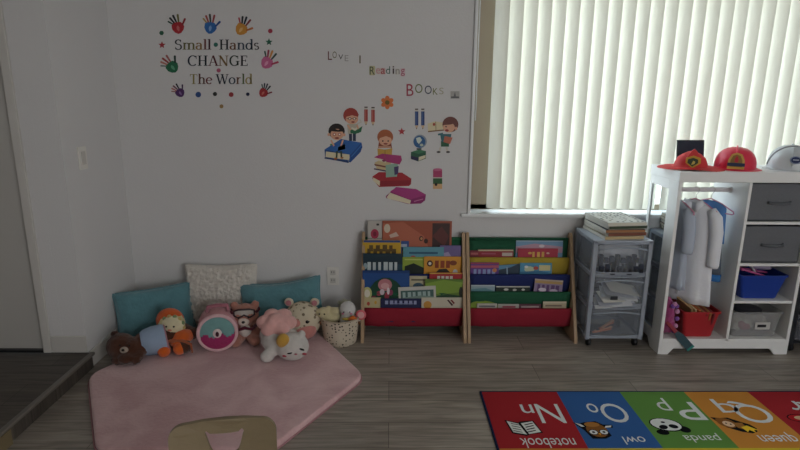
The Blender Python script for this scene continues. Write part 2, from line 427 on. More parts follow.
def hand(px, py, rot, k, palm, light, fingers, label):
    d = Decal(); c, s_ = math.cos(R_(rot)), math.sin(R_(rot))
    def P(u, v): return (px+k*(u*c-v*s_), py+k*(u*s_+v*c))
    pal = [(-5.6, -3.2), (-3.5, -5.2), (0, -5.4), (3.2, -5), (5, -3), (6, .2), (4.6, 3.4), (2, 6), (-.8, 6.6), (-3.6, 4.6), (-5.6, 1)]
    d.poly([P(u*1.16, v*1.08) for u, v in pal], palm)
    d.poly([P(-1.5, -.6), P(.3, -2.2), P(1.6, .2), P(1, 3.4), P(-.2, 4.6), P(-1.6, 1.8)], light)
    for (x0, y0, x1, y1, w), col in zip(((-5.6, -5.6, -9.8, -9.6, 1.6), (-3.6, -7, -7, -13.4, 1.9), (-.8, -7.8, -2.8, -15.6, 2), (2.2, -7.4, 2.8, -15.4, 1.9), (6.2, -2.4, 10.2, -8.4, 2)), fingers):
        n = 6; pts = []
        dx, dy = x1-x0, y1-y0; l = math.hypot(dx, dy); dx /= l; dy /= l
        out = []
        w *= 1.3
        for i in range(8):
            a = R_(-90+180*i/7); out.append((x1+dx*w/2*math.cos(a)-dy*w/2*math.sin(a), y1+dy*w/2*math.cos(a)+dx*w/2*math.sin(a)))
        for i in range(8):
            a = R_(90+180*i/7); out.append((x0+dx*w/2*math.cos(a)-dy*w*.4*math.sin(a), y0+dy*w/2*math.cos(a)+dx*w*.4*math.sin(a)))
        d.poly([P(u*.9, v*.86) for u, v in out], col)
    d.done('handprint_decal', label, 'wall decal', 'handprint decals')
hand(178, 27.4, -12, .92, 'a52a33', 'c06a6a', ['2f4a3c', '20242c', '20242c', '6b6a3a', '8a2e34'], 'red palmed handprint decal, top left of the handprints')
hand(210.4, 27.4, 8, .92, '2f66a8', '7aa3cf', ['a88a4a', 'a0534a', '3e4a44', '8f3a3e', '2b4f8c'], 'blue palmed handprint decal above the word Small')
hand(241.5, 29, 34, .92, 'c68a3a', 'd9b070', ['a84048', '24282e', '24303e', '7c3238', 'b86a34'], 'orange palmed handprint decal above the word Hands')
hand(172.3, 66.8, -38, .92, '276a4a', '5fa07e', ['6f7f7a', 'b5776a', '9c4040', 'a05a58', '223a34'], 'green palmed handprint decal left of the word CHANGE')
hand(267, 62.6, 36, .92, 'c2648e', 'd996b4', ['3f5a50', '96354a', 'c88a4a', '364c48', 'a83c56'], 'pink palmed handprint decal right of the word CHANGE')
hand(180, 92.6, -34, .68, '4b2a5e', '84659a', ['8f5f5a', 'b06a64', '6c3a4a', '23232b', '3b2c4c'], 'small purple handprint decal at the bottom left')
hand(263.5, 92.6, 36, .68, 'a03236', 'c87066', ['33484a', '2c3a44', '40444a', '23262e', '7a2a34'], 'small dark red handprint decal at the bottom right')
def dot(x, y, r, col, label, n=18):
    d = Decal(); d.ell(x, y, r, r, col, n=n); d.ell(x, y, r*.45, r*.45, col, n=8); d.done('dot_decal', label, 'wall decal')
dot(161.6, 33, 2.4, '2f5f48', 'green dot decal above the red star', 6)
dot(270.3, 31, 2.3, '9c3348', 'crimson dot decal above the green star')
dot(215.8, 44.7, 2.2, '2f6a60', 'teal dot decal between the words Small and Hands')
dot(218.7, 70.4, 2.1, 'b05a72', 'pink dot decal below the word CHANGE')
dot(198.3, 94.6, 2.8, '2f4f86', 'blue dot decal in the bottom row', 20)
dot(215, 94, 2.3, '2a2e2a', 'black dot decal in the bottom row', 6)
dot(231.2, 94.6, 2.4, '9a3a3e', 'red dot decal in the bottom row')
dot(247.8, 94.2, 1.8, '1e2444', 'small navy dot decal in the bottom row')
dot(221.5, 106.3, 2, '9a7d4c', 'tan dot decal lowest below the bottom row')
for x, y, r, c, lab in ((162, 45, 3.8, 'a0333c', 'red star decal left of the word Small'), (269, 42, 3.8, '24604a', 'green star decal right of the word Hands'), (401.7, 131.5, 3.9, 'b03a40', 'red star decal beside the girl on the book pile')):
    d = Decal(); d.star(x, y, r, c); d.done('star_decal', lab, 'wall decal')

# "Love. I Reading BOOKS" letters
def letter(ch, x, y, h, w, col, bg, label, rot=0):
    vs, fs = text_mesh(ch); c, s_ = math.cos(R_(rot)), math.sin(R_(rot)); b = MB()
    def P(u, v, k=1, dy=.0003):
        a, bb_ = (u-.5)*w*k, (.5-v)*h*k
        return to_wall(x+a*c-bb_*s_, y+a*s_+bb_*c, dy)
    if bg:
        b.add([P(u, v, 1.18, .0002) for u, v in ((0, .1), (.1, 0), (.9, 0), (1, .1), (1, .9), (.9, 1), (.1, 1), (0, .9))], [list(range(8))], flat(bg, .5))
    b.add([P(u, v) for u, v in vs], fs, flat(col, .5))
    tag(recenter(b.build('letter_decal')), label, 'wall decal')
for a in (('L', 330, 55.6, 8.6, 4.2, '5c2428', None, 'dark red letter L decal starting the word Love'),
          ('O', 334.6, 54.8, 6.6, 4.2, '5c5430', None, 'olive letter o decal in the word Love'),
          ('V', 340.8, 57, 5, 4.6, '16181c', None, 'black letter v decal in the word Love'),
          ('E', 346.6, 58.2, 6, 3.8, '9a9894', None, 'pale grey letter e decal ending the word Love'),
          ('I', 360, 59.4, 8, 1.3, '5d5534', None, 'olive letter I decal after the word Love'),
          ('R', 372.2, 70.6, 8, 5, '3f4a34', 'b9b58e', 'dark letter R decal starting the word Reading'),
          ('e', 378.2, 71, 5.4, 4.2, 'c48a90', 'c9c2ba', 'pale pink letter e decal in the word Reading'),
          ('a', 383, 71.2, 5.4, 4.2, '9c3a40', 'c8a8a4', 'red letter a decal in the word Reading'),
          ('d', 388, 70, 7.4, 4.2, '3c5f50', None, 'green letter d decal in the word Reading'),
          ('i', 393.4, 70, 7.6, 1.8, '3a2c34', 'cdc9c2', 'dark letter i decal in the word Reading'),
          ('n', 397.6, 71.6, 5, 4, '8a8580', 'c9c5bd', 'grey letter n decal in the word Reading'),
          ('g', 402.8, 72.4, 7, 4, 'a04a60', 'cfb8bc', 'pink letter g decal ending the word Reading'),
          ('B', 410, 90, 12, 7, '9a3448', None, 'large crimson letter B decal starting the word Books'),
          ('O', 418.8, 88.5, 9, 7.4, '5e6b2c', None, 'olive green letter O decal right after the B'),
          ('O', 428.2, 89.8, 8.4, 7, '343c52', None, 'navy blue letter O decal before the k'),
          ('K', 435.3, 91.4, 6.6, 4.8, '6a7034', None, 'olive letter k decal in the word Books'),
          ('S', 441.4, 91, 6.6, 4.4, 'a8a48a', None, 'faint beige letter s decal ending the word Books')):
    letter(*a)
d = Decal(); d.rect(455, 95, 9, 7.6, 'a8a7a2'); d.rect(455, 97.2, 8, 1.4, '55565a'); d.poly([(453.6, 96.4), (455, 91.6), (456, 96.4)], '6a6b6e'); d.done('sailboat_decal', 'small grey and white boat decal after the word Books', 'wall decal')
# flower, pencils
d = Decal()
for k in range(6): d.ell(387.3+3.9*math.cos(R_(60*k+30)), 102.5+3.9*math.sin(R_(60*k+30)), 2.9, 2.3, 'd0713a', rot=60*k+30)
d.ell(387.3, 102.5, 2.3, 2.3, '6b5a22'); d.done('flower_decal', 'orange six petal flower decal with an olive centre', 'wall decal')
def pencil(x, y, h, w, col, lab):
    d = Decal(); d.rect(x, y-.6, w, h-5, col); d.rect(x-w*.17, y-.6, w*.3, h-5.4, 'b86a62' if col[0] == 'a' else '4a6596')
    d.rect(x, y-h/2+1, w, 1.6, 'c9c4b8'); d.rect(x, y-h/2-.3, w*.9, 1.2, '4a3a3a')
    d.poly([(x-w/2, y+h/2-3), (x+w/2, y+h/2-3), (x+.3, y+h/2+.6), (x-.3, y+h/2+.6)], 'd2b591'); d.poly([(x-.6, y+h/2-.6), (x+.6, y+h/2-.6), (x, y+h/2+1)], '4a3830')
    d.done('pencil_decal', lab, 'wall decal', 'pencil decals')
pencil(366, 116, 17, 3.6, 'a5453f', 'left one of the two red pencil decals')
pencil(373, 116.4, 17, 3.6, 'a5453f', 'right one of the two red pencil decals')
pencil(416.6, 119, 19, 3.4, '2e4478', 'left one of the two blue pencil decals')
pencil(422.8, 119, 19, 3.4, '2e4478', 'right one of the two blue pencil decals')
SK = 'd9a688'
# blue book with two kids
d = Decal()
d.poly([(324.5, 149.5), (341, 139), (361, 143), (350, 156), (348, 163), (325, 158)], '24487e')
d.poly([(326, 151.5), (349.5, 154.5), (349.5, 160.2), (325.5, 157)], 'd9cfae')
d.poly([(324.5, 149.5), (341, 139.4), (361.5, 142.6), (350.5, 154.5)], '2f63a8')
d.poly([(350.5, 154.5), (361.5, 142.6), (362.4, 147), (360.6, 152), (350.6, 162.4), (348.6, 162)], '25508e')
d.line([(324.5, 158), (349, 162.2)], 1.1, '1d3763'); d.line([(351.5, 156.5), (361.2, 145.5)], .8, '3f78bd')
d.done('book_decal', 'big closed blue book decal under two cartoon children', 'wall decal')
d = Decal()  # boy sitting
d.poly([(330, 144), (345, 143), (346.5, 150), (338, 153), (331, 150)], '5b8c3c')
d.poly([(331, 145), (338, 147), (338, 151), (331, 149)], 'a4b85c'); d.poly([(338, 147), (345, 144), (345.5, 149), (338, 151)], 'c4c86c')
d.line([(337, 151), (336.5, 158)], 1.8, '2e4434'); d.line([(341, 151), (341.5, 157)], 1.8, '2e4434'); d.ell(335.6, 158.6, 1.8, 1, 'a8663a'); d.ell(342, 157.8, 1.6, .9, 'a8663a')
d.ell(336.6, 131.2, 8.2, 7.8, '2a2422'); d.ell(337, 134.4, 6.6, 5.6, SK); d.ell(328.8, 134.5, 1.3, 1.6, SK); d.ell(344.4, 134.8, 1.2, 1.5, SK)
d.poly([(330, 131), (333, 128.2), (338, 130), (343, 128.2), (344, 131.4), (338, 131.8)], '2a2422')
d.ell(334.4, 134.4, 1.5, 1.5, 'a33a34'); d.ell(339.6, 134.4, 1.5, 1.5, 'a33a34'); d.ell(334.4, 134.4, .9, .9, 'f0e4d8'); d.ell(339.6, 134.4, .9, .9, 'f0e4d8')
d.ell(337, 138, 2.2, .9, '8c3a34'); d.line([(331, 140), (334, 146)], 1.6, SK); d.line([(343, 140), (341, 146)], 1.6, SK)
d.done('boy_decal', 'cartoon boy decal with black hair and glasses sitting on the blue book', 'wall decal')
d = Decal()  # child standing
d.line([(350.4, 132), (350.6, 141)], 3, '2f3950'); d.line([(354.4, 132), (354.4, 141)], 3, '2f3950')
d.poly([(347, 124), (358, 124), (358, 133), (348, 134)], 'b9b3a0')
d.poly([(350, 128.5), (355, 131), (362.5, 126), (361, 132), (355.5, 134), (350.5, 133)], '2b6b4a'); d.poly([(351, 128.6), (355.2, 130.6), (361, 126.6), (360, 124.8), (355, 128.6), (352, 127)], 'd8d2c0')
d.line([(357, 124), (361.4, 122), (359.6, 119.4)], 1.2, 'c7bfb0')
d.ell(350.8, 115.4, 7.6, 7.6, '9d3f36'); d.ell(352, 119, 6.3, 5.2, SK); d.poly([(345.6, 117), (346, 112.6), (353, 110.4), (359, 114.6), (357.6, 116.6), (352, 115.2)], '9d3f36')
d.line([(346.5, 118.4), (357, 118.4)], .5, '3a2c2c'); d.ell(349.8, 118.6, 1.4, 1.4, '3a2c2c'); d.ell(354.4, 118.6, 1.4, 1.4, '3a2c2c'); d.ell(349.8, 118.6, .9, .9, 'ead9cc'); d.ell(354.4, 118.6, .9, .9, 'ead9cc')
d.ell(353, 122, 1.8, .8, '8c3a34'); d.line([(347.6, 125), (351, 130)], 1.6, SK); d.line([(357, 125), (358.4, 129)], 1.6, SK)
d.done('child_decal', 'cartoon child decal with red hair standing with a green book', 'wall decal')
# book pile and girl
def flatbook(d, x0, x1, y, h, cov, pg='d9cfae', sk=4, spine='r'):
    d.poly([(x0, y), (x0+sk, y-h*.55), (x1, y-h*.45), (x1-.5, y+h*.2)], cov)
    d.poly([(x0, y), (x1-2, y+h*.2), (x1, y-h*.3), (x1+1.5, y+h*.3), (x1, y+h*.9), (x0+1, y+h*.75)], cov)
    d.poly([(x0+.5, y+h*.12), (x1-5, y+h*.28), (x1-5, y+h*.74), (x0+.8, y+h*.6)], pg)
d = Decal()
d.poly([(372.5, 176.4), (379, 172), (402, 172.6), (411.4, 178.6), (411, 184), (409, 186), (379, 187), (372.5, 179)], 'a52c34')
d.poly([(373, 177.4), (380, 181), (379.6, 186), (373, 180.6)], 'd9cfae'); d.poly([(380, 181), (411, 180), (410.6, 184.6), (379.8, 186.4)], '8e2430')
d.poly([(374.5, 162.6), (380, 160), (391, 161), (391, 170), (377, 169.6)], 'c9b58a'); d.line([(374, 168.8), (386, 171)], 1.4, '4a3a52'); d.poly([(374, 163.8), (388, 166.4), (388, 168), (375, 165.6)], '7a4a3e')
d.poly([(385.6, 165), (398, 163), (397, 176.6), (386, 177.4)], '8fae9c'); d.poly([(394, 167), (398.8, 166), (398, 174), (394.5, 175)], '4b3f68')
d.poly([(374.4, 157), (382, 153.6), (401, 155.6), (402, 160), (399.6, 164.4), (376, 160)], 'a83a72'); d.poly([(375, 157.6), (386, 160), (386, 162.6), (375.4, 159.8)], 'e0d8c0'); d.ell(384, 160.6, 2, 1.2, '8a3a5a')
d.done('book_pile_decal', 'pile of cartoon books decal with a red book at the bottom', 'wall decal')
d = Decal()
d.poly([(379, 141), (391, 141), (392, 148), (378, 148)], '8c4a34'); d.ell(385.2, 137, 8, 7.6, 'a8603c'); d.ell(385.4, 140.6, 6.4, 5.2, SK); d.poly([(378.4, 138.6), (380, 133), (391, 133), (392.6, 138.6), (386, 136)], 'a8603c')
d.ell(382.8, 141, .8, .8, '2c2220'); d.ell(388.2, 141, .8, .8, '2c2220'); d.ell(385.6, 143.8, 2.2, .8, '8c3a34')
d.poly([(377.4, 148.4), (385, 149.6), (392.4, 148), (391.6, 157), (385, 158.6), (378, 157.6)], 'c49a48'); d.line([(385, 149.4), (385, 158.4)], .6, '8c6a30'); d.line([(378.5, 147), (391, 147)], 1.2, SK)
d.done('girl_decal', 'cartoon girl decal with orange hair reading on top of the book pile', 'wall decal')
d = Decal()
d.poly([(386, 196), (396, 187), (416, 189), (426, 194.6), (425, 200.4), (421, 203.6), (408, 204), (386, 198)], '8e2d6a')
d.poly([(386.6, 197.4), (390, 192.6), (411, 200.4), (410, 204), (388, 198.6)], 'ddd2b4'); d.poly([(390, 191.4), (397, 187), (417, 189.4), (426, 195), (410, 199.6)], 'a83a7c'); d.line([(414, 201.4), (423, 199)], .8, 'c87aa4')
d.done('book_decal', 'magenta closed book decal lowest under the book pile', 'wall decal')
# globe on books
d = Decal()
d.poly([(411, 152), (419, 149.6), (426, 151), (425.8, 158.6), (418, 161.4), (410.8, 159)], '2a5a44'); d.poly([(411, 155.6), (418.4, 157.6), (418, 161), (411, 159)], '2c2a4c'); d.poly([(418.8, 157), (425.6, 155), (425.4, 158), (418.6, 160.8)], 'd5cdb0'); d.poly([(411.6, 151.8), (419, 149.8), (425.8, 151.4), (418.6, 154)], '3f7a58')
d.rect(419, 149, 5, 1.6, '3b4a50'); d.ell(420, 141.4, 6.8, 6.8, '8b98a4'); d.ell(419.4, 141.8, 5.9, 6, '2f5f92'); d.poly([(416, 138), (420, 137), (422, 140), (419, 144), (417, 142)], 'c9d4c8'); d.ell(421.6, 145, 1.8, 1.4, 'b7c4b4')
d.done('globe_decal', 'blue globe decal standing on two green books', 'wall decal')
# boy reading
d = Decal()
d.poly([(427.6, 123.6), (435, 121.4), (443.6, 122.6), (443.6, 129), (436, 130.6), (428, 131.4)], 'd8cda6'); d.line([(428, 131.6), (436, 130.8), (444, 130)], 1.2, '7c5a38'); d.line([(435.6, 121.6), (436, 130.6)], .7, '9c8a64'); d.ell(434, 124.4, 1.2, 1.6, 'a34a3a')
d.line([(440.6, 147), (439.4, 151.4)], 1.8, 'c8c2b4'); d.line([(446.4, 147), (447.4, 151.4)], 1.8, 'c8c2b4'); d.ell(438.6, 152, 2, 1, '3c3438'); d.ell(448, 152, 2, 1, '3c3438')
d.poly([(441, 141), (449, 141), (449, 146.6), (441, 146.6)], '2b5c40'); d.poly([(440, 134), (451.4, 134), (450, 142), (441.6, 142)], '3a6a72'); d.line([(438, 134.6), (443, 133.6)], 1.8, '3a6a72'); d.poly([(444.6, 136), (452.6, 137.6), (450, 144), (443.4, 142)], 'b86a52')
d.ell(450.4, 124.4, 8, 7.8, '6b3c34'); d.ell(448.8, 127.4, 6, 5, SK); d.poly([(443.4, 125), (445.6, 119), (453, 118), (457.4, 122.6), (450, 124.6)], '6b3c34'); d.ell(446.8, 130.4, 1.9, 1.2, '9a2f34'); d.ell(446, 126.6, .7, .8, '2c2220'); d.ell(456, 128.4, 1.4, 1.7, SK)
d.done('boy_decal', 'cartoon boy decal with brown hair pointing at an open book', 'wall decal')
d = Decal(); d.rect(437.6, 174, 9, 9, 'a83e66'); d.ell(437.6, 169.6, 4.5, 1.4, 'c0688a'); d.rect(437.6, 181, 9.2, 6, '35603a'); d.rect(437.6, 186.4, 9, 5, 'd0a878'); d.rect(437.6, 177.8, 9.2, 1, 'cfc9bc'); d.ell(436, 184.4, 1.4, 1.6, '2c2220')
d.done('crayon_decal', 'stubby pink and green crayon decal right of the book pile', 'wall decal')

# ------------------------------------------------------------------ alphabet rug
RUG = dict(red="a42c32", blue="38629c", green="628f46", orange="c8883c", yellow="d0ba34")
def rugm(h): return mat('rug_'+h, h, .95, .08, bump=.3, bscale=400)
b = MB()
RX0, RX1, RY0, RY1 = .441, 2.6, .7, 2.41
b.box(((RX0+RX1)/2, (RY0+RY1)/2, .004), (RX1-RX0, RY1-RY0, .008), rugm('1d2a4a'))
zt = .0084
def rq(x0, x1, y0, y1, c, z=zt): b.add([(x0, y0, z), (x1, y0, z), (x1, y1, z), (x0, y1, z)], [[0, 1, 2, 3]], rugm(c))
xs = [.450, .815, 1.122, 1.438, 1.753, 2.065, 2.59]
for i, c in enumerate(('red', 'blue', 'green', 'orange', 'red', 'blue')): rq(xs[i], xs[i+1], 1.962, 2.402, RUG[c])
for i, c in enumerate(('orange', 'yellow', 'yellow', 'yellow', 'yellow', 'yellow')): rq(xs[i], xs[i+1], 1.545, 1.962, RUG[c])
for i, c in enumerate(('green', 'red', 'blue', 'orange', 'green', 'red')): rq(xs[i], xs[i+1], 1.118, 1.545, RUG[c])
for i, c in enumerate(('blue', 'orange', 'green', 'red', 'yellow', 'blue')): rq(xs[i], xs[i+1], .708, 1.118, RUG[c])
def rtext(s, px0, px1, py0, py1, col='d8dcdc'):
    """text read from the wall side: rotated half a turn, filling a box on the floor"""
    def f(u, v):
        # u runs right to left in the picture, v runs downwards in the picture
        a = at(px1+(px0-px1)*u, py0+(py1-py0)*v, Z=.0088); return (a.x, a.y, .0088)
    # fixed floor box instead of a picture box: corners taken once
    c00 = at((px0+px1)/2, py0, Z=.0088); c11 = at((px0+px1)/2, py1, Z=.0088)
    xl = at(px0, (py0+py1)/2, Z=.0088).x; xr = at(px1, (py0+py1)/2, Z=.0088).x
    put_text(b, s, rugm(col), lambda u, v: (xr+(xl-xr)*u, c00.y+(c11.y-c00.y)*v, .0088))
rtext('N', 538, 562, 404, 423); rtext('n', 521, 533, 404.5, 413); rtext('notebook', 521, 576, 438, 448)
rtext('O', 602, 627, 403.5, 422.5); rtext('o', 587, 597.5, 403.5, 412.5); rtext('owl', 624, 646, 436.5, 444.5)
rtext('P', 677, 700, 402, 420); rtext('p', 656, 668, 398, 410.5); rtext('panda', 684, 720, 433, 442.5)
rtext('Q', 735, 768, 401, 423); rtext('q', 716, 735, 399, 412.5); rtext('queen', 758, 795, 432, 441.5)
rtext('R', 806, 836, 402, 420); rtext('r', 788, 800, 401, 410)
# pictures on the rug; local frame: +u to picture right (world x), +v away from the camera
def pic(cx_, cy_):
    o = at(cx_, cy_, Z=.009)
    k = [0]
    def poly(pts, c):
        k[0] += 1
        b.add([(o.x+u*.8, o.y+v*.82, .0088+.00012*k[0]) for u, v in pts], [list(range(len(pts)))], rugm(c))
    def ell(u, v, ru, rv, c, rot=0, n=16):
        cs, sn = math.cos(R_(rot)), math.sin(R_(rot))
        poly([(u+ru*math.cos(2*PI*i/n)*cs-rv*math.sin(2*PI*i/n)*sn, v+ru*math.cos(2*PI*i/n)*sn+rv*math.sin(2*PI*i/n)*cs) for i in range(n)], c)
    return poly, ell
W1, K1 = 'dfe3e0', '15161a'
poly, ell = pic(523, 427)
poly([(-.088, .066), (-.02, .04), (0, .052), (.07, .06), (.095, -.052), (.03, -.062), (.0, -.078), (-.07, -.055)], K1)
poly([(-.078, .056), (-.018, .03), (.006, -.066), (-.062, -.046)], W1); poly([(-.004, .034), (.064, .052), (.086, -.044), (.018, -.062)], W1)
for i in range(4):
    v = .026-.022*i
    poly([(-.06, v+.01), (-.016, v-.006), (-.014, v-.012), (-.058, v+.003)], K1); poly([(.012, v-.004), (.06, v+.012), (.062, v+.005), (.014, v-.011)], K1)
poly, ell = pic(597, 430)
poly([(-.11, .07), (-.075, .06), (-.05, .07), (.02, .08), (.05, .05), (.10, .045), (.095, .02), (.055, .02), (.06, -.05), (.02, -.075), (-.05, -.075), (-.07, 0)], K1)
ell(0, 0, .056, .062, '8a5a2c'); ell(-.01, .05, .042, .022, 'b07a3c'); poly([(-.1, .066), (-.07, .052), (-.056, .03), (-.074, .03)], W1); poly([(.094, .04), (.06, .036), (.05, .02), (.085, .024)], W1)
for u in (-.026, .03): ell(u, -.02, .026, .024, K1); ell(u, -.02, .021, .019, W1); ell(u, -.02, .008, .008, K1)
poly([(-.006, -.03), (.01, -.03), (.002, -.05)], 'e0a030')
poly, ell = pic(668, 426)
ell(-.055, -.055, .034, .024, K1); ell(.075, -.03, .032, .03, K1); ell(-.005, .012, .088, .062, K1, -10); ell(-.005, .014, .08, .055, W1, -10)
ell(-.03, -.01, .026, .019, K1, 25); ell(.028, -.004, .025, .019, K1, -10); ell(-.012, .034, .012, .008, K1)
poly, ell = pic(735, 425)
poly([(-.095, .075), (-.05, .066), (0, .07), (.05, .03), (.085, .005), (.10, -.03), (.085, -.06), (.05, -.075), (0, -.06), (-.06, -.02)], K1)
ell(-.035, .02, .05, .045, '8a5a2c', -35); ell(-.03, .01, .03, .026, 'dfc0a0', -35); ell(-.04, .016, .005, .006, K1); ell(-.02, .006, .005, .006, K1); ell(-.06, .05, .02, .014, '8a5a2c'); poly([(.0, .02), (.05, .02), (.05, -.02), (.03, -.045), (.0, -.025)], '9a6a34')
poly([(.02, -.02), (.06, -.006), (.1, -.05), (.075, -.045), (.07, -.07), (.05, -.045), (.03, -.065)], 'e8c030')
poly, ell = pic(795, 417); ell(.02, -.01, .07, .04, K1); ell(.02, -.01, .063, .034, 'b4242b'); ell(.03, -.01, .04, .02, 'c8a080')
tag(recenter(b.build('alphabet_rug')), 'colourful alphabet rug with squares of letters and pictures', 'rug')

# ------------------------------------------------------------------ pink hexagon mat
def rounded_ngon(cx, cy, r, n, rot, cr, seg=6):
    pts = []
    for i in range(n):
        a = rot+2*PI*i/n; p = Vector((cx+r*math.cos(a), cy+r*math.sin(a)))
        q = Vector((cx+r*math.cos(a-2*PI/n), cy+r*math.sin(a-2*PI/n))); s_ = Vector((cx+r*math.cos(a+2*PI/n), cy+r*math.sin(a+2*PI/n)))
        p0 = p+(q-p).normalized()*cr; p1 = p+(s_-p).normalized()*cr
        for k in range(seg+1):
            t = k/seg; pts.append(p0*(1-t)**2+p*2*t*(1-t)+p1*t*t)
    return pts
PINK = bpy.data.materials.new('pink_velvet'); PINK.use_nodes = True
nt = PINK.node_tree; pb = nt.nodes['Principled BSDF']; N = nt.nodes.new
tc = N('ShaderNodeTexCoord'); n1 = N('ShaderNodeTexNoise'); n1.inputs['Scale'].default_value = 5; n1.inputs['Detail'].default_value = 7; n1.inputs['Distortion'].default_value = .8
cr = N('ShaderNodeValToRGB'); cr.color_ramp.elements[0].position = .38; cr.color_ramp.elements[1].position = .66
cr.color_ramp.elements[0].color = (*hexc('caa0a2'), 1); cr.color_ramp.elements[1].color = (*hexc('dcb8b8'), 1)
nt.links.new(tc.outputs['Object'], n1.inputs['Vector']); nt.links.new(n1.outputs['Fac'], cr.inputs[0]); nt.links.new(cr.outputs[0], pb.inputs['Base Color'])
pb.inputs['Roughness'].default_value = .95; pb.inputs['Sheen Weight'].default_value = .4; pb.inputs['Specular IOR Level'].default_value = .1
bpn = N('ShaderNodeBump'); bpn.inputs['Strength'].default_value = .5; bpn.inputs['Distance'].default_value = .01
n2 = N('ShaderNodeTexNoise'); n2.inputs['Scale'].default_value = 60; n2.inputs['Detail'].default_value = 5.6
nt.links.new(tc.outputs['Object'], n2.inputs['Vector']); nt.links.new(n2.outputs['Fac'], bpn.inputs['Height']); nt.links.new(bpn.outputs[0], pb.inputs['Normal'])
MT = .03
b = MB(); rings = []
for dr, z in ((.004, .0), (0, .006), (0, .020), (.004, .027), (.012, .030)):
    rings.append([(p.x, p.y, z) for p in rounded_ngon(-.815, 2.535, .69-dr, 6, 0, .07)])
n = len(rings[0]); vs = [p for r in rings for p in r]
fs = [[i*n+k, i*n+(k+1) % n, (i+1)*n+(k+1) % n, (i+1)*n+k] for i in range(4) for k in range(n)]+[[4*n+k for k in range(n)], list(range(n))[::-1]]
b.add(vs, fs, PINK)
mt = tag(b.build('play_mat'), 'pink velvety hexagonal floor mat in the corner under the plush toys', 'mat')
b = MB(); b.tube([(p.x, p.y, .004) for p in rounded_ngon(-.815, 2.535, .694, 6, 0, .07)], .004, fabric('b08488'), 6, closed=True); b.build('edge_piping', mt)

# ------------------------------------------------------------------ pillows
def pillow(name, label, c, w, h, th, lean, rz, roll, m, fuzz=0, fs=40, res=36, dip=0):
    o = thing(name, label, 'pillow', c, 0)
    o.rotation_euler = Euler((lean, roll, rz))
    vs = []; fsx = []
    for side in (1, -1):
        base = len(vs)
        for i in range(res+1):
            for j in range(res+1):
                u, v = i/res*2-1, j/res*2-1
                e = max(0, (1-u**4))*max(0, (1-v**4)); t = th/2*e**.45
                pin = 1-.06*(1-abs(v)**2)*abs(u)**3; pin2 = 1-.06*(1-abs(u)**2)*abs(v)**3
                zc = v*pin2*h/2+h/2
                zc -= dip*(max(0, v)**2)*(1-u*u)
                p = Vector((u*pin*w/2, -side*t, zc))
                if fuzz and e > .001:
                    nn = noise.noise(p*fs+Vector((0, side*9, 0)))+.6*noise.noise(p*fs*2.3); p.y -= side*(fuzz*nn*min(1, e*3))
                    p.x += fuzz*.4*noise.noise(p*fs*1.7+Vector((5, 0, 0))); p.z += fuzz*.4*noise.noise(p*fs*1.7+Vector((0, 0, 7)))
                vs.append(p)
        for i in range(res):
            for j in range(res):
                a = base+i*(res+1)+j; q = [a, a+res+1, a+res+2, a+1]; fsx.append(q if side == 1 else q[::-1])
    b = MB(); b.add(vs, fsx, m, True); b.build('cushion', o)
    pts = []
    for k in range(60):
        a = 2*PI*k/60; c_, s_ = math.cos(a), math.sin(a); q = max(abs(c_), abs(s_)); u, v = c_/q, s_/q
        u = max(-1, min(1, u)); v = max(-1, min(1, v))
        zc = v*(1-.06*(1-u*u)*abs(v)**3)*h/2+h/2-dip*(max(0, v)**2)*(1-u*u)
        pts.append((u*(1-.06*(1-v*v)*abs(u)**3)*w/2, 0, zc))
    b = MB(); b.tube(pts, .003 if not fuzz else .004, m, 6, closed=True); b.build('seam', o)
    return o
TEAL = mat('teal_crushed_plush', '5c8890', .9, .15, var=.28, vscale=16, bump=.7, bscale=55, sheen=.35)
FLUF = mat('white_shag', 'dcd6cc', .98, .05, var=.10, vscale=60, bump=1, bscale=130, sheen=.3)
pillow('throw_pillow', 'teal plush pillow in the left corner behind the brown bear', (-1.345, 3.0, .035), .42, .275, .12, R_(-12), R_(24), R_(-2), TEAL, .004, 18)
pillow('throw_pillow', 'teal plush pillow right of the fluffy white pillow', (-.63, 3.07, .07), .50, .27, .12, R_(-14), R_(-2), R_(-7), TEAL, .004, 18, dip=.02)
pillow('throw_pillow', 'fluffy white shaggy pillow between the two teal pillows', (-1.01, 3.13, .04), .43, .37, .11, R_(-8), R_(2), R_(0), FLUF, .011, 55, res=80)

# ------------------------------------------------------------------ plush toys
def K(px, Y): return px*Y/FP      # picture radius to metres at depth Y (approx.)
EYE = mat('toy_eye', '121214', .2, .6)
# brown bear lying on its side
c = at(122, 352, Y=2.70)
t = thing('plush_bear', 'dark brown plush bear lying on its side in a pale blue shirt', 'plush toy', (c.x, 2.70, MT)); t.scale = (.86, .86, .86)
BR = plush('523224')
hb = .085
blob('body', [((0, 0, .085), (.085, .08, .08)), ((.07, -.01, .085), (.06, .06, .06)), ((.17, .07, .09), (.13, .085, .085), (0, -.1, .45)), ((.27, .14, .10), (.085, .08, .085)),
     ((-.045, .03, .150), (.026, .016, .026)), ((.06, -.07, .045), (.05, .055, .036), (0, 0, .3)), ((.02, -.08, .03), (.05, .03, .028)), ('cap', [(.13, 0, .07), (.12, -.08, .035)], [.035, .028]), ('cap', [(.3, .14, .08), (.36, .06, .05)], [.045, .042]), ('cap', [(.3, .18, .12), (.38, .15, .10)], [.045, .04])], BR, t, .008, 4, .004, 90)
b = MB(); Ms = Matrix.Translation((.175, .07, .092)) @ Euler((0, -.1, .45)).to_matrix().to_4x4() @ Matrix.Rotation(PI/2, 4, 'Y')
b.lathe([(.070, -.075), (.082, -.055), (.090, -.01), (.090, .04), (.091, .065), (.086, .07)], fabric('9db0c8'), 28, Ms, cap=False)
b.build('shirt', t)
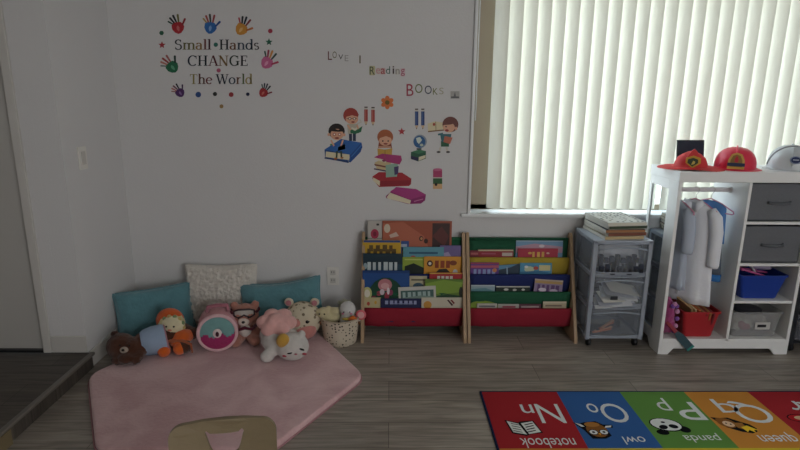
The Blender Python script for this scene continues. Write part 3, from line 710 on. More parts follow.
b = MB(); b.tube([(.09*math.cos(a), .09*math.sin(a), .068) for a in [2*PI*i/28 for i in range(28)]], .005, fabric('b98a92'), 6, Ms, closed=True); b.build('shirt_hem', t)
b = MB(); b.ell((.05, -.068, .092), (.026, .018, .02), plush('b9aa9a')); b.ell((.052, -.086, .1), (.009, .006, .007), EYE); b.build('muzzle', t)
for e in ((.03, -.074, .125), (.082, -.066, .12)):
    b = MB(); b.ell(e, .006, EYE, seg=10, ring=8); b.build('eye', t)
b = MB(); b.ell((-.050, .014, .156), (.014, .006, .014), plush('3e261d')); b.build('inner_ear', t)

# doll with orange hat
c = at(180, 343, Z=MT)
t = thing('plush_doll', 'soft doll in an orange hat with round orange feet beside the brown bear', 'plush toy', (c.x, 2.79, MT), 0)
CRM = plush('d3c493'); ORG = plush('d0632c')
blob('body', [((-.01, .04, .145), (.072, .06, .065)), ((.035, .03, .075), (.065, .055, .055)), ((-.06, .03, .08), (.03, .03, .03)), ((-.045, .06, .05), (.05, .05, .045))], CRM, t, .007, 4, .004, 80)
blob('outfit', [((.055, .0, .088), (.052, .045, .042)), ((.04, -.02, .065), (.045, .035, .035)), ((.08, .02, .085), (.035, .035, .035))], ORG, t, .007, 5)
for i, (x, y, z) in enumerate(((-.02, -.065, .036), (.058, -.05, .042))):
    b = MB(); b.ell((x, y, z-.002), .034, plush('e0692a')); b.build('foot', t)
b = MB(); b.tube([(-.085, -.05, .068), (-.03, -.055, .078), (.02, -.045, .082), (.07, -.04, .08), (.12, -.05, .065), (.128, -.06, .02)], [.006, .009, .01, .01, .007, .005], plush('a85e40'), 8); b.build('ribbon', t)
b = MB()
pr_ = [(.073, 0), (.079, .016), (.072, .035), (.05, .052), (.02, .06), (.001, .062)]
Mh = Matrix.Translation((-.028, .058, .166)) @ Euler((-.25, -.6, 0)).to_matrix().to_4x4()
b.ell((-.022, .052, .158), (.076, .052, .070), plush('d5602a')); b.build('hat', t)
b = MB(); b.ell((.008, .004, .146), (.060, .034, .054), plush('e2d8b4')); b.build('face', t)
for x in (-.012, .028):
    b = MB(); b.ell((x, -.028, .156), .0052, EYE, seg=10, ring=8); b.build('eye', t)
b = MB(); b.ell((.004, -.028, .136), (.012, .006, .006), plush('d98a70')); b.build('nose', t)
b = MB()
for i in range(9): a = R_(-10+i*28); b.ell((.006+.060*math.cos(a), .008, .146+.054*math.sin(a)), (.011, .011, .011), plush('7f9468' if i % 2 else 'c8b070'), seg=10, ring=8)
b.build('hat_trim', t)

# round donut bag
t = thing('donut_bag', 'round pink plush bag with a teal and magenta donut front', 'plush toy', (-.95, 2.86, MT), R_(14))
RB = .107
Mx = Matrix.Translation((0, 0, RB)) @ Matrix.Rotation(PI/2, 4, 'X')
PK = plush('cf8f95')
b = MB(); b.lathe([(RB*.8, -.10), (RB*.95, -.095), (RB, -.08), (RB, .055), (RB*.97, .066), (RB*.9, .07)], PK, 36, Mx); b.build('body', t)
b = MB(); b.tube([(RB*.93*math.cos(a), -.068, RB+RB*.93*math.sin(a)) for a in [2*PI*i/40 for i in range(40)]], .010, plush('e3b9bd'), 8, closed=True); b.build('rim', t)
# lower part magenta with a wavy upper edge, upper part teal
def disc_part(name, col, keep, yy):
    b = MB(); n = 44; vs = []; fs = []; rads = [.2, .35, .5, .65, .8, .95, 1]
    for r in rads:
        for k in range(n):
            a = 2*PI*k/n; vs.append((RB*.87*r*math.cos(a), yy-.012*math.sin(min(1, r)*PI), RB+RB*.87*r*math.sin(a)))
    for i in range(len(rads)-1):
        for k in range(n):
            q = [i*n+k, i*n+(k+1) % n, (i+1)*n+(k+1) % n, (i+1)*n+k]; cx_ = sum(vs[j][0] for j in q)/4; cz_ = sum(vs[j][2] for j in q)/4-RB
            if keep(cx_, cz_): fs.append(q)
    b.add(vs, fs, col, True); return b.build(name, t)
disc_part('teal_icing', plush('7aa6a4'), lambda x, z: True, -.069)
disc_part('magenta_icing', mat('sequin', 'a82866', .35, .6, var=.35, vscale=130, bump=.8, bscale=200), lambda x, z: z < -.012+.012*math.sin(x*80), -.074)
b = MB(); b.ell((0, -.078, RB), (.024, .010, .027), plush('e6d3d0')); b.build('donut_hole', t)
b = MB(); b.ell((0, -.088, RB), (.009, .004, .015), plush('4b2530')); b.build('hole_mark', t)
b = MB(); b.tube([(-.05, .0, RB*1.92), (-.045, .0, RB*2.18), (.0, .0, RB*2.24), (.055, .0, RB*2.2), (.06, .0, RB*1.9)], [.012]*5, plush('b0707c'), 8); b.build('handle', t)

# bear with goggles
t = thing('plush_bear', 'seated tan plush bear wearing pilot goggles', 'plush toy', (-.815, 2.925, MT), R_(10)); t.scale = (1.05, 1.05, 1.05)
TAN = plush('b07a6a')
blob('body', [((0, 0, .150), (.072, .06, .062)), ((-.055, .01, .203), (.022, .015, .022)), ((.055, .01, .203), (.022, .015, .022)), ((0, .01, .065), (.058, .05, .062)), ('cap', [(-.03, -.03, .035), (-.05, -.075, .03)], [.03, .03]), ('cap', [(.03, -.03, .035), (.05, -.075, .03)], [.03, .03]), ('cap', [(-.045, 0, .095), (-.062, -.035, .06)], [.02, .019]), ('cap', [(.045, 0, .095), (.062, -.035, .06)], [.02, .019])], TAN, t, .006, 3, .003, 90)
b = MB(); b.ell((-.004, -.052, .132), (.03, .022, .023), plush('e0d2c6')); b.build('muzzle', t)
b = MB(); b.ell((-.004, -.074, .138), (.009, .006, .007), EYE); b.build('nose', t)
b = MB(); b.ell((0, -.04, .075), (.032, .022, .035), plush('d9cfc6')); b.build('bib', t)
b = MB()
fr = [(-.052, .012), (-.052, -.014), (-.03, -.022), (-.008, -.012), (.0, -.006), (.008, -.012), (.03, -.022), (.052, -.014), (.052, .012), (.03, .022), (-.03, .022)]
P3 = [(x, -.058+x*x*7, .178+z) for x, z in fr]
b.tube(P3, .005, mat('goggle_frame', '3a2a30', .4), 8, closed=True); b.build('goggles', t)
b = MB(); b.add([(x*.95, -.059+x*x*7, .178+z*.95) for x, z in fr], [[0, 1, 2, 3, 4, 10], [4, 5, 6, 7, 8, 9, 10]], mat('goggle_lens', 'b9b2aa', .25)); b.build('lens', t)
b = MB(); b.tube([(.075*math.cos(a), .062*math.sin(a), .178-.0*math.sin(a)) for a in [R_(-35+i*250/16) for i in range(17)]], .007, mat('goggle_strap', '5a2a34', .8), 6); b.build('strap', t)
for x in (-.028, .022):
    b = MB(); b.ell((x, -.062, .158), .005, EYE, seg=10, ring=8); b.build('eye', t)
b = MB(); b.tube([(-.055, -.02, .095), (-.035, -.05, .085), (0, -.06, .1), (.035, -.05, .085), (.055, -.02, .095)], [.012, .008, .01, .008, .012], plush('5e2433'), 8); b.build('scarf', t)

# white cat with pink cloud
c = at(283, 345, Y=2.74)
t = thing('plush_cat', 'white plush cat carrying a puffy pink flower on its back', 'plush toy', (c.x+.005, 2.76, MT), 0); t.scale = (1.15, 1.15, 1.15)
WH = plush('cdc8c2')
blob('body', [((.045, -.055, .066), (.078, .066, .066)), ((-.02, 0, .075), (.09, .075, .07)), ((-.075, .045, .085), (.05, .05, .045)), ((-.065, -.085, .028), (.032, .03, .026)), ('cap', [(-.04, -.06, .05), (-.07, -.09, .03)], [.03, .026]), ((.09, -.055, .122), (.02, .016, .024), (0, .3, 0))], WH, t, .007, 4, .002, 70)
PP = plush('e0aca6')
blob('flower', [((-.035+.055*math.cos(a), .01+.04*math.sin(a), .155+.022*math.sin(a)), (.04, .034, .034)) for a in [2*PI*i/6 for i in range(6)]]+[((-.035, -.0, .172), (.04, .035, .03)), ((-.05, -.02, .16), (.03, .03, .03))], PP, t, .006, 1)
b = MB(); b.ell((.012, -.095, .112), (.030, .024, .034), plush('c69a45'), rot=(0, .3, .0)); b.build('yellow_patch', t)
for x, z, r in ((.045, .062, -.2), (.098, .074, .3)):
    b = MB(); b.ell((x, -.118+(.012 if x > .08 else 0), z), (.013, .005, .0045), EYE, rot=(0, r, 0), seg=10, ring=8); b.build('eye', t)
b = MB(); b.ell((.073, -.122, .058), (.007, .004, .004), plush('c07a80')); b.build('nose', t)
for e in ((.02, -.112, .045), (.108, -.102, .05)):
    b = MB(); b.ell(e, (.011, .0045, .006), plush('b0505a'), seg=10, ring=8); b.build('blush', t)

# leopard round plush
t = thing('plush_leopard', 'round cream plush leopard with pink ears and belly', 'plush toy', (-.50, 2.985, MT), 0); t.scale = (1.12, 1.05, 1.12)
LEO = bpy.data.materials.new('leopard_plush'); LEO.use_nodes = True
nt = LEO.node_tree; pb = nt.nodes['Principled BSDF']; N = nt.nodes.new
tc = N('ShaderNodeTexCoord'); vo = N('ShaderNodeTexVoronoi'); vo.inputs['Scale'].default_value = 42
cr = N('ShaderNodeValToRGB'); cr.color_ramp.elements[0].position = .28; cr.color_ramp.elements[1].position = .36
cr.color_ramp.elements[0].color = (*hexc('7d705c'), 1); cr.color_ramp.elements[1].color = (*hexc('c9bda4'), 1)
nt.links.new(tc.outputs['Object'], vo.inputs['Vector']); nt.links.new(vo.outputs['Distance'], cr.inputs[0]); nt.links.new(cr.outputs[0], pb.inputs['Base Color']); pb.inputs['Roughness'].default_value = .95
blob('body', [((0, 0, .098), (.098, .085, .092)), ((0, 0, .07), (.09, .08, .066))], LEO, t, .008, 4)
for x in (-.07, .062):
    b = MB(); b.ell((x, .01, .185), (.024, .015, .022), plush('cfc4ae')); e = b.build('ear', t)
    b = MB(); b.ell((x, -.004, .185), (.015, .008, .015), plush('b87a80')); b.build('inner_ear', e)
b = MB(); b.ell((.02, -.052, .055), (.056, .040, .045), plush('c98880')); b.build('belly', t)
b = MB(); b.ell((-.03, -.074, .105), (.034, .022, .024), plush('c98880')); b.build('muzzle', t)
for x, y in ((.034, -.080), (-.072, -.062)):
    b = MB(); b.ell((x, y, .112), (.009, .005, .009), EYE, seg=12, ring=8); b.build('eye', t)

# ------------------------------------------------------------------ basket with toys
c = Vector((-.285, 2.985, 0))
t = thing('storage_basket', 'cream rope basket with black dots beside the bookshelf', 'basket', c); t.scale = (1.06, 1.06, 1.06)
BK = bpy.data.materials.new('dotted_canvas'); BK.use_nodes = True
nt = BK.node_tree; pb = nt.nodes['Principled BSDF']; N = nt.nodes.new
tc = N('ShaderNodeTexCoord'); mp = N('ShaderNodeMapping'); vo = N('ShaderNodeTexVoronoi'); vo.inputs['Scale'].default_value = 56; vo.inputs['Randomness'].default_value = .55
cr = N('ShaderNodeValToRGB'); cr.color_ramp.elements[0].position = .24; cr.color_ramp.elements[1].position = .29
cr.color_ramp.elements[0].color = (*hexc('1e1c1c'), 1); cr.color_ramp.elements[1].color = (*hexc('c9bda8'), 1)
nt.links.new(tc.outputs['Object'], vo.inputs['Vector']); nt.links.new(vo.outputs['Distance'], cr.inputs[0]); nt.links.new(cr.outputs[0], pb.inputs['Base Color']); pb.inputs['Roughness'].default_value = .9
def basket_profile(r, z): return r
b = MB(); b.lathe([(.082, 0), (.088, .004), (.094, .05), (.101, .10), (.107, .148), (.109, .153), (.104, .153), (.098, .10), (.088, .02), (.001, .014)], BK, 36); b.build('basket_body', t)
b = MB(); b.tube([(.107*math.cos(a), .107*math.sin(a), .152) for a in [2*PI*i/36 for i in range(36)]], .004, fabric('b3a690'), 8, closed=True); b.build('rim', t)
for sx in (-1, 1):
    b = MB(); b.tube([(sx*.105+.0*k, -.04+.02*k, .13-.03*math.sin(k/4*PI)) for k in range(5)], .005, mat('leather', '7a5138', .6), 8); b.build('handle', t)
def small(name, label, c, cat='plush toy'):
    return thing(name, label, cat, c)
CY = plush('cfc39a')
cc = (-.345, 2.985, .10)
t = small('plush_puppy', 'pale yellow plush puppy lying in the dotted basket', cc)
blob('body', [((0, 0, .05), (.06, .045, .045)), ((-.035, -.02, .085), (.04, .035, .032)), ((-.075, -.015, .075), (.02, .018, .026)), ((-.005, .0, .10), (.02, .018, .02)), ((.03, -.01, .09), (.03, .025, .025))], CY, t, .006, 3, .003, 80)
for x in (-.052, -.024):
    b = MB(); b.ell((x, -.052, .089), (.005, .004, .005), EYE, seg=8, ring=6); b.build('eye', t)
t = small('plush_bird', 'white round headed plush bird with an orange beak in the basket', (-.24, 2.975, .09))
blob('body', [((0, 0, .115), (.047, .043, .045)), ((0, 0, .05), (.045, .04, .045))], plush('cfcdca'), t, .006, 3, .002, 80)
for x in (-.018, .016):
    b = MB(); b.ell((x, -.042, .112), (.004, .003, .004), EYE, seg=8, ring=6); b.build('eye', t)
for x in (-.024, .022):
    b = MB(); b.ell((x, -.037, .10), (.008, .004, .006), plush('c77a90'), seg=8, ring=6); b.build('blush', t)
b = MB(); b.tube([(.01, -.05, .07), (.035, -.055, .085), (.055, -.05, .075)], [.008, .014, .006], plush('d2702c'), 8); b.ell((.0, -.045, .072), (.03, .012, .008), plush('b9a040')); b.build('beak_scarf', t)
t = small('fluffy_pompom', 'pale fluffy pompom at the back of the basket', (-.26, 3.045, .12), 'pompom')
b = MB()
for i in range(90):
    a = random.uniform(0, 2*PI); e = random.uniform(-.1, 1.5); r = .055*random.uniform(.8, 1.15)
    b.tube([(0, 0, .06), (r*math.cos(a)*math.cos(e), r*.7*math.sin(a)*math.cos(e), .06+r*math.sin(e))], [.006, .0015], plush('c2c0a8'), 5)
b.build('tuft', t)
t = small('toy_lollipop', 'pink round toy lollipop leaning out of the basket', (-.165, 2.965, .09), 'toy')
b = MB(); b.tube([(-.04, .01, .0), (0, 0, .055)], .004, mat('toy_white', 'd8d4cc', .5), 8); b.build('stick', t)
b = MB(); Ml = Matrix.Translation((.002, 0, .082)) @ Matrix.Rotation(R_(80), 4, 'X'); b.lathe([(.02, -.006), (.029, -.004), (.03, 0), (.029, .004), (.02, .006)], mat('lolly', 'd2606a', .4), 24, Ml)
b.lathe([(.012, .0065), (.018, .0075), (.02, .006)], mat('lolly_pale', 'dba0a0', .4), 20, Ml); b.build('candy', t)

# ------------------------------------------------------------------ sling bookshelves
FCOL = dict(green='2a5a42', yellow='a8923a', blue='2a3364', red='8e2836')
def panel_bm(x, w=.018):
    b = MB()
    # side view (y, z)
    poly = [(2.955, 0), (3.19, 0), (3.222, .02), (3.222, .592), (3.214, .604), (3.196, .604), (3.186, .592), (2.957, .03)]
    b.prism(poly, 'x', x-w/2, x+w/2, WOOD); return b
LIPS = [(3.165, .457, 'yellow'), (3.126, .363, 'blue'), (3.086, .268, 'green'), (3.048, .177, 'red')]
def bookshelf(x0, x1, label):
    t = thing('sling_bookshelf', label, 'bookshelf', ((x0+x1)/2, 3.09, 0), 0)
    off = Matrix.Translation((-(x0+x1)/2, -3.09, 0))
    def fin(b, n): o = b.build(n, t); o.data.transform(off); return o
    for x in (x0+.009, x1-.009): fin(panel_bm(x), 'side_panel')
    X0, X1 = x0+.018, x1-.018
    nx = 14
    # back cloth (green) top tier
    def sling(prof, colname, sag=.004):
        rows = []
        for (y, z, w) in prof:
            rows.append([(X0+(X1-X0)*k/nx, y+.003*w*math.sin(k*1.9+z*9), z-w*sag*4*(k/nx)*(1-k/nx)+.0012*w*math.sin(k*2.3)) for k in range(nx+1)])
        b = MB(); b.sheet(rows, fabric(FCOL[colname]), .0025); return b
    fin(sling([(3.207, .56, .2), (3.205, .50, 1), (3.2, .40, 1), (3.195, .36, 1)], 'green'), 'back_sling')
    for i, (y, z, cn) in enumerate(LIPS):
        drop = .115
        prof = [(y+.008, z-.004, .1), (y, z+.002, .1), (y-.006, z-.004, .3), (y-.004, z-.04, 1), (y+.002, z-.08, 1), (y+.012, z-drop+.004, 1), (y+.03, z-drop-.004, 1), (y+.05, z-drop+.006, 1), (y+.06, z-.06, 1), (y+.066, z+.0, .6)]
        fin(sling(prof, cn), 'sling')
        b = MB(); b.tube([(X0, y+.003, z-.004), (X1, y+.003, z-.004)], .005, WOOD, 8); fin(b, 'dowel')
    b = MB(); b.tube([(X0, 3.205, .567), (X1, 3.205, .567)], .008, fabric(FCOL['green']), 8); fin(b, 'dowel')
    for x in (x0-.0012, x1+.0012):
        for yy, zz in ((3.2, .555), (3.19, .2)): b = MB(); b.tube([(x-.0012, yy, zz), (x+.0012, yy, zz)], .009, mat('screw_cap', 'b39a7a', .5), 10); fin(b, 'screw_cap')
    return t
bookshelf(-.165, .452, 'wooden sling bookshelf packed with picture books beside the basket')
bookshelf(.458, 1.100, 'wooden sling bookshelf with yellow blue green pockets beside the drawer cart')

# books: photo rectangle, tier, layer inside the pocket, colours
TIER = [(3.175, .35), (3.138, .256), (3.1, .162), (3.062, .07)]
def book(px0, px1, py0, tier, layer, cov, art, label, tilt=0, thick=.008, pxb=None, lean=None, hlim=None):
    ln = lean if lean is not None else .08
    ly, lz = LIPS[tier-1][:2]; zb = lz-.085; thick = .005
    yb = ly+.0095+.0056*(3-layer)-(lz-zb)*math.tan(ln)
    z = .3
    for _ in range(30):
        v = at((px0+px1)/2, py0, Y=yb+(z-zb)*math.tan(ln)); z = v.z
    yt = yb+(z-zb)*math.tan(ln); h = (z-zb)/math.cos(ln)
    xa = at(px0, py0, Y=yt).x; xb = at(px1, py0, Y=yt).x; w = xb-xa
    t = thing('picture_book', label, 'book', ((xa+xb)/2, yb, zb))
    t.rotation_euler = (-ln, R_(tilt), 0)
    b = MB(); m = flat(cov, .45)
    b.box((0, -thick/2+.0008, h/2), (w, .0016, h), m); b.box((0, thick/2-.0008, h/2), (w, .0016, h), m)
    b.box((-w/2+.0008, 0, h/2), (.0016, thick, h), m)
    k = 0
    for a in art:
        k += 1; yy = -thick/2-.0002*k-.0002
        # fractions: u across, v down from the top edge in metres
        if a[0] == 'r': _, u0, u1, v0, v1, c_ = a; pts = [(u0, v0), (u1, v0), (u1, v1), (u0, v1)]
        elif a[0] == 'e': _, u, v, ru, rv, c_ = a; pts = [(u+ru*math.cos(2*PI*i/18), v+rv*math.sin(2*PI*i/18)) for i in range(18)]
        else: _, pts, c_ = a
        pts = [(min(.995, max(.005, u)), min(.995, max(.005, v))) for u, v in pts]
        b.add([(-w/2+u*w, yy, h-v*h) for u, v in pts], [list(range(len(pts)))[::-1] if False else list(range(len(pts)))], flat(c_, .45))
    b.build('cover', t)
    b = MB(); b.box((.001, 0, h/2), (w-.004, thick-.0034, h-.004), mat('book_paper', 'd6d0c2', .8)); b.build('pages', t)
    return t
def bars(n, u0, u1, v, dv, c, seed=1, hh=.03):
    rnd = random.Random(seed); out = []; u = u0
    for i in range(n):
        wd = (u1-u0)/n
        out.append(('r', u+wd*.1, u+wd*(.6+.3*rnd.random()), v+rnd.random()*.01, v+dv, c)); u += wd
    return out
# ---- left shelf
book(367.5, 382, 221, 1, 0, 'b9b4ac', [('e', .5, .26, .28, .10, 'a8324e'), ('e', .5, .26, .12, .05, '7a2038'), ('r', .62, .8, .05, .09, '2a2a2a'), ('r', .35, .65, .4, .42, '777777')], 'small white book with a crimson dot at the shelf top left')
book(382.3, 452, 221, 1, 1, '9c4f36', [('r', .72, .97, .04, .9, '3c2420'), ('P', [(.0, .05), (.3, .02), (.6, .3), (.72, .7), (.3, .8), (0, .6)], 'b0634a'), ('e', .07, .15, .045, .09, 'cdbfa8'), ('e', .56, .35, .03, .05, '3a2018'), ('e', .63, .40, .03, .05, '3a2018'), ('e', .565, .35, .018, .03, 'b9855a'), ('P', [(.72, .3), (.85, .1), (.96, .3), (.9, .5), (.8, .4)], '5a2a26'), ('r', .0, .2, .45, .6, '7a3c30'), ('P', [(.1, .28), (.2, .22), (.24, .3), (.12, .34)], 'c9b0a0')], 'wide reddish brown picture book standing highest on the left shelf')
book(362.8, 401, 240, 2, .3, 'c29a2a', [('r', .02, .98, .0, .05, '2c4a8a')]+bars(4, .15, .85, .10, .14, '5a4620', 3)+bars(5, .1, .9, .18, .22, '5a4620', 4)+[('r', .2, .8, .28, .32, '2c3a3a')], 'yellow picture book in the second tier at the far left')
book(399, 409, 241, 1, 2, '3a5590', [('r', .1, .8, .1, .2, 'a9b4c9'), ('e', .5, .4, .2, .1, 'c9b24a')], 'narrow blue book peeking right of the yellow book')
book(403, 444, 247, 2, 0, '5a93a2', [('r', .15, .85, .12, .17, '2d5a74'), ('e', .25, .33, .1, .12, 'a84a52'), ('P', [(0, .4), (.5, .3), (1, .45), (1, .6), (0, .6)], '7db0a0'), ('e', .75, .35, .12, .1, '8fbac0')], 'pale teal picture book behind the orange truck book')
book(440, 461, 245.5, 2, -.2, '6d5f8f', [('P', [(0, .2), (.4, .15), (.9, .5), (.9, .7), (.3, .7)], '9d93b4'), ('e', .4, .5, .25, .16, 'c9c2c6')], 'lilac picture book at the right end of the second tier')
book(402.5, 425, 257, 2, 1, '8fa23c', [('P', [(.1, .3), (.5, .2), (.95, .35), (.95, .55), (.1, .55)], '16241c'), ('r', .1, .9, .06, .1, 'b9c46c')], 'lime green picture book with a dark shape')
book(424, 461.5, 256.5, 2, 2, 'cf9130', bars(3, .28, .72, .12, .24, '8a3c1c', 5)+[('e', .16, .22, .08, .10, '4a2c18'), ('e', .16, .22, .04, .05, 'd8d0c0'), ('P', [(.25, .6), (.4, .4), (.6, .38), (.75, .55), (.75, .7), (.25, .7)], '2c241e'), ('e', .84, .52, .07, .12, 'b9bdc0'), ('e', .78, .2, .1, .08, '7a3a1c')], 'orange picture book with a dark digger beside the lime green book')
book(363, 402.5, 253.5, 3, 1, '1f3f4e', [('P', [(0, 0), (1, 0), (1, .2), (0, .24)], '18303c')]+bars(6, .1, .92, .16, .24, 'b9c4c4', 9)+[('P', [(0, .35), (.3, .32), (.9, .42), (.9, .46), (.2, .4)], '3f6f80'), ('P', [(.1, .52), (.8, .50), (.95, .56), (.2, .6)], '2f5f70'), ('e', .06, .24, .05, .06, '8aa0a8')], 'dark teal book with white title words')
book(409.5, 427, 276, 3, 1, 'bdb494', [('r', .1, .9, .1, .16, '6a6450'), ('e', .5, .35, .3, .12, '3f5a6a')], 'cream book peeking above the white framed book')
book(429.5, 463, 272.5, 3, 2, 'a5272e', [('r', .0, 1, .0, .04, 'c9a24a')]+bars(4, .22, .72, .1, .2, 'cfc8bc', 10), 'red book with a white title above the green book')
book(362.5, 409.5, 270.5, 4, 0, '1f4a86', [('e', .5, .75, .46, .62, '14402e'), ('r', .0, 1, .0, .05, '173a70'), ('e', .48, .28, .15, .12, 'b97a80'), ('e', .48, .3, .09, .06, 'd0a0a0'), ('e', .35, .45, .05, .05, '9a3a4a'), ('e', .42, .42, .05, .06, 'c9bcc2'), ('e', .52, .5, .05, .08, '9a3a4a'), ('e', .6, .43, .05, .06, '8a3a5a'), ('e', .55, .4, .03, .07, 'd8cfd0'), ('e', .1, .45, .1, .13, 'b9bd7c'), ('e', .1, .45, .06, .08, 'd8d4c4'), ('P', [(.75, .5), (.85, .38), (.95, .5)], 'a9ac6c'), ('r', .2, .28, .5, .56, '7a3a44')], 'blue and dark green mushroom picture book in the bottom tier')
book(425, 463, 279, 4, .2, '5f7c2f', [('P', [(0, .1), (.5, .02), (1, .08), (1, .3), (.4, .36), (0, .3)], '7d9a3a'), ('P', [(0, .45), (.6, .35), (1, .4), (1, .8), (0, .8)], '24442c'), ('e', .95, .3, .05, .12, '2a2a24')], 'leafy green picture book at the right of the bottom tier')
book(400, 437.5, 286.5, 4, 1.1, 'bfbcb4', [('r', .06, .94, .1, 1, '44605c')]+bars(6, .1, .9, .14, .22, '9ab0ac', 21)+[('P', [(.1, .3), (.6, .25), (.94, .3), (.94, .6), (.1, .6)], '7a8f86')], 'white bordered grey green book in the bottom tier', tilt=-3)
book(363, 381, 297.5, 4, 2.2, 'b8ad84', [('e', .3, .25, .08, .08, 'b0493a'), ('e', .7, .2, .07, .07, 'c49a3a')], 'cream and yellow book at the left front of the red pocket')
book(380.5, 421.5, 298.5, 4, 2.9, '1c2148', bars(7, .1, .92, .08, .16, '8f95b4', 12)+[('r', .3, .8, .2, .23, '7f85a4')], 'navy book with pale lettering in the red pocket')
book(421.5, 462.5, 297.5, 4, 2.2, 'c2bba8', [('e', .15, .3, .1, .16, 'c08a3c'), ('P', [(.62, .1), (.66, .08), (.78, .3), (.74, .34)], '3a1c1c'), ('P', [(.7, .1), (.74, .08), (.82, .22), (.78, .26)], '6a1c1c')], 'off white book with orange and dark marks at the right front')
# ---- right shelf
book(470, 479, 250.5, 1, 1, '7a2530', [('r', .1, .9, .1, .2, 'a85a5a')], 'dark red book at the left end of the right shelf top tier')
book(478, 513.5, 249.5, 1, 1, '8e1f2c', [('r', 0, 1, 0, .07, 'bdb594'), ('r', .68, .97, .14, .3, 'bdb0a4'), ('r', .1, .5, .16, .22, 'a85060')], 'red book with a cream top edge in the right shelf')
book(516, 563, 240.5, 1, 0, '6d93b0', [('r', 0, 1, 0, .03, 'a9bcc8'), ('P', [(0, .2), (.4, .1), (1, .2), (1, .4), (0, .4)], 'b08a9a'), ('e', .55, .18, .06, .05, 'd0c4c8')], 'light blue picture book in the right shelf top tier')
book(518, 558, 248.5, 1, 2, 'a3203a', bars(3, .35, .7, .14, .24, 'c9a04a', 31)+[('e', .3, .2, .05, .05, 'c9a04a'), ('e', .75, .2, .04, .04, 'd0b0a0')], 'crimson book with gold marks before the light blue book')
book(470.5, 499, 262.5, 2, 1, '5a3580', [('r', 0, 1, 0, .06, 'a03a5a'), ('P', [(0, .12), (1, .1), (1, .2), (0, .22)], 'b0526a')]+bars(5, .1, .9, .26, .36, '8a9ac4', 41)+[('e', .85, .3, .08, .08, 'c47a4a')], 'purple picture book in the right shelf yellow tier')
book(499, 521, 264.5, 2, .6, '1d3346', [('P', [(0, 0), (.9, 0), (.6, .12), (0, .2)], '5a8aa8'), ('r', .4, .46, .1, .6, '8aa0b0')], 'dark slate blue book beside the purple book', tilt=-4)
book(520, 552, 263, 2, 1.4, '4a8cab', [('e', .3, .25, .16, .12, 'b9c4a4'), ('r', .6, .95, .08, .3, 'c9c08a'), ('P', [(0, .35), (.6, .3), (1, .4), (1, .6), (0, .6)], '2a6a8c'), ('e', .5, .2, .08, .07, 'a8443a'), ('e', .2, .15, .06, .05, 'd8dcd4')], 'bright blue picture book in the right shelf yellow tier')
book(471, 495, 285, 3, 1, '8fa4ae', [('r', 0, 1, 0, .05, 'c4ccd0'), ('P', [(0, .2), (.6, .14), (1, .3), (1, .5), (0, .5)], '5f8a94')], 'pale blue book in the right shelf blue tier', tilt=0)
book(496, 530, 286, 3, 1.2, '1c2a22', [('r', 0, 1, 0, .06, 'c4c4bc'), ('e', .3, .18, .07, .06, 'c9c9c0'), ('e', .55, .2, .06, .06, 'b9b9b0'), ('e', .8, .18, .05, .05, 'c9c9c0')], 'black book with a white top edge in the right shelf')
book(533, 561.5, 279.5, 3, 1.4, '8a7896', [('r', 0, 1, 0, .05, 'b9a890'), ('r', .02, .98, .06, .16, 'b0905a')]+bars(5, .1, .9, .2, .3, '5a3a6a', 51)+[('e', .3, .4, .14, .07, 'cfc4d0'), ('e', .7, .42, .14, .07, 'c0b0c4')], 'lilac and tan picture book in the right shelf blue tier', tilt=4)
book(477, 497, 303.5, 4, 1.6, 'b8b4a8', [('r', .1, .9, .1, .2, '6a6a6a')], 'short white book left in the right shelf red pocket')
book(498, 520, 304, 4, 1.4, 'a8a49c', [('r', .2, .8, .1, .2, '8a3a4a')], 'grey white book in the middle of the right shelf red pocket')
book(519, 541, 304, 4, 1.8, '5a3540', [('r', .1, .9, .1, .2, 'a08a8a')], 'maroon book in the right shelf red pocket')
book(543, 566.5, 301.5, 4, 1.4, 'b4a88c', [('r', 0, 1, .0, .08, 'c9c0a8'), ('r', .1, .8, .16, .24, '7a6a5a')], 'cream book at the right end of the right shelf red pocket')
# green round-backed book
t = thing('board_book', 'lime green round topped board book in the right shelf', 'book', (.571, 3.072, .085)); t.rotation_euler = (-.1, 0, 0)
b = MB(); P = [(-.085, 0)]+[(-.085+.17*(i/16), .112+.026*math.sin(PI*(i/16))**.6-.015*(i/16)) for i in range(17)]+[(.085, 0)]
b.prism(P, 'y', -.005, .005, flat('7f9a34', .5)); b.build('cover', t)
b = MB(); b.prism([(x*.96, z*.985) for x, z in P], 'y', .005, .009, mat('book_paper', 'd6d0c2', .8)); b.build('pages', t)

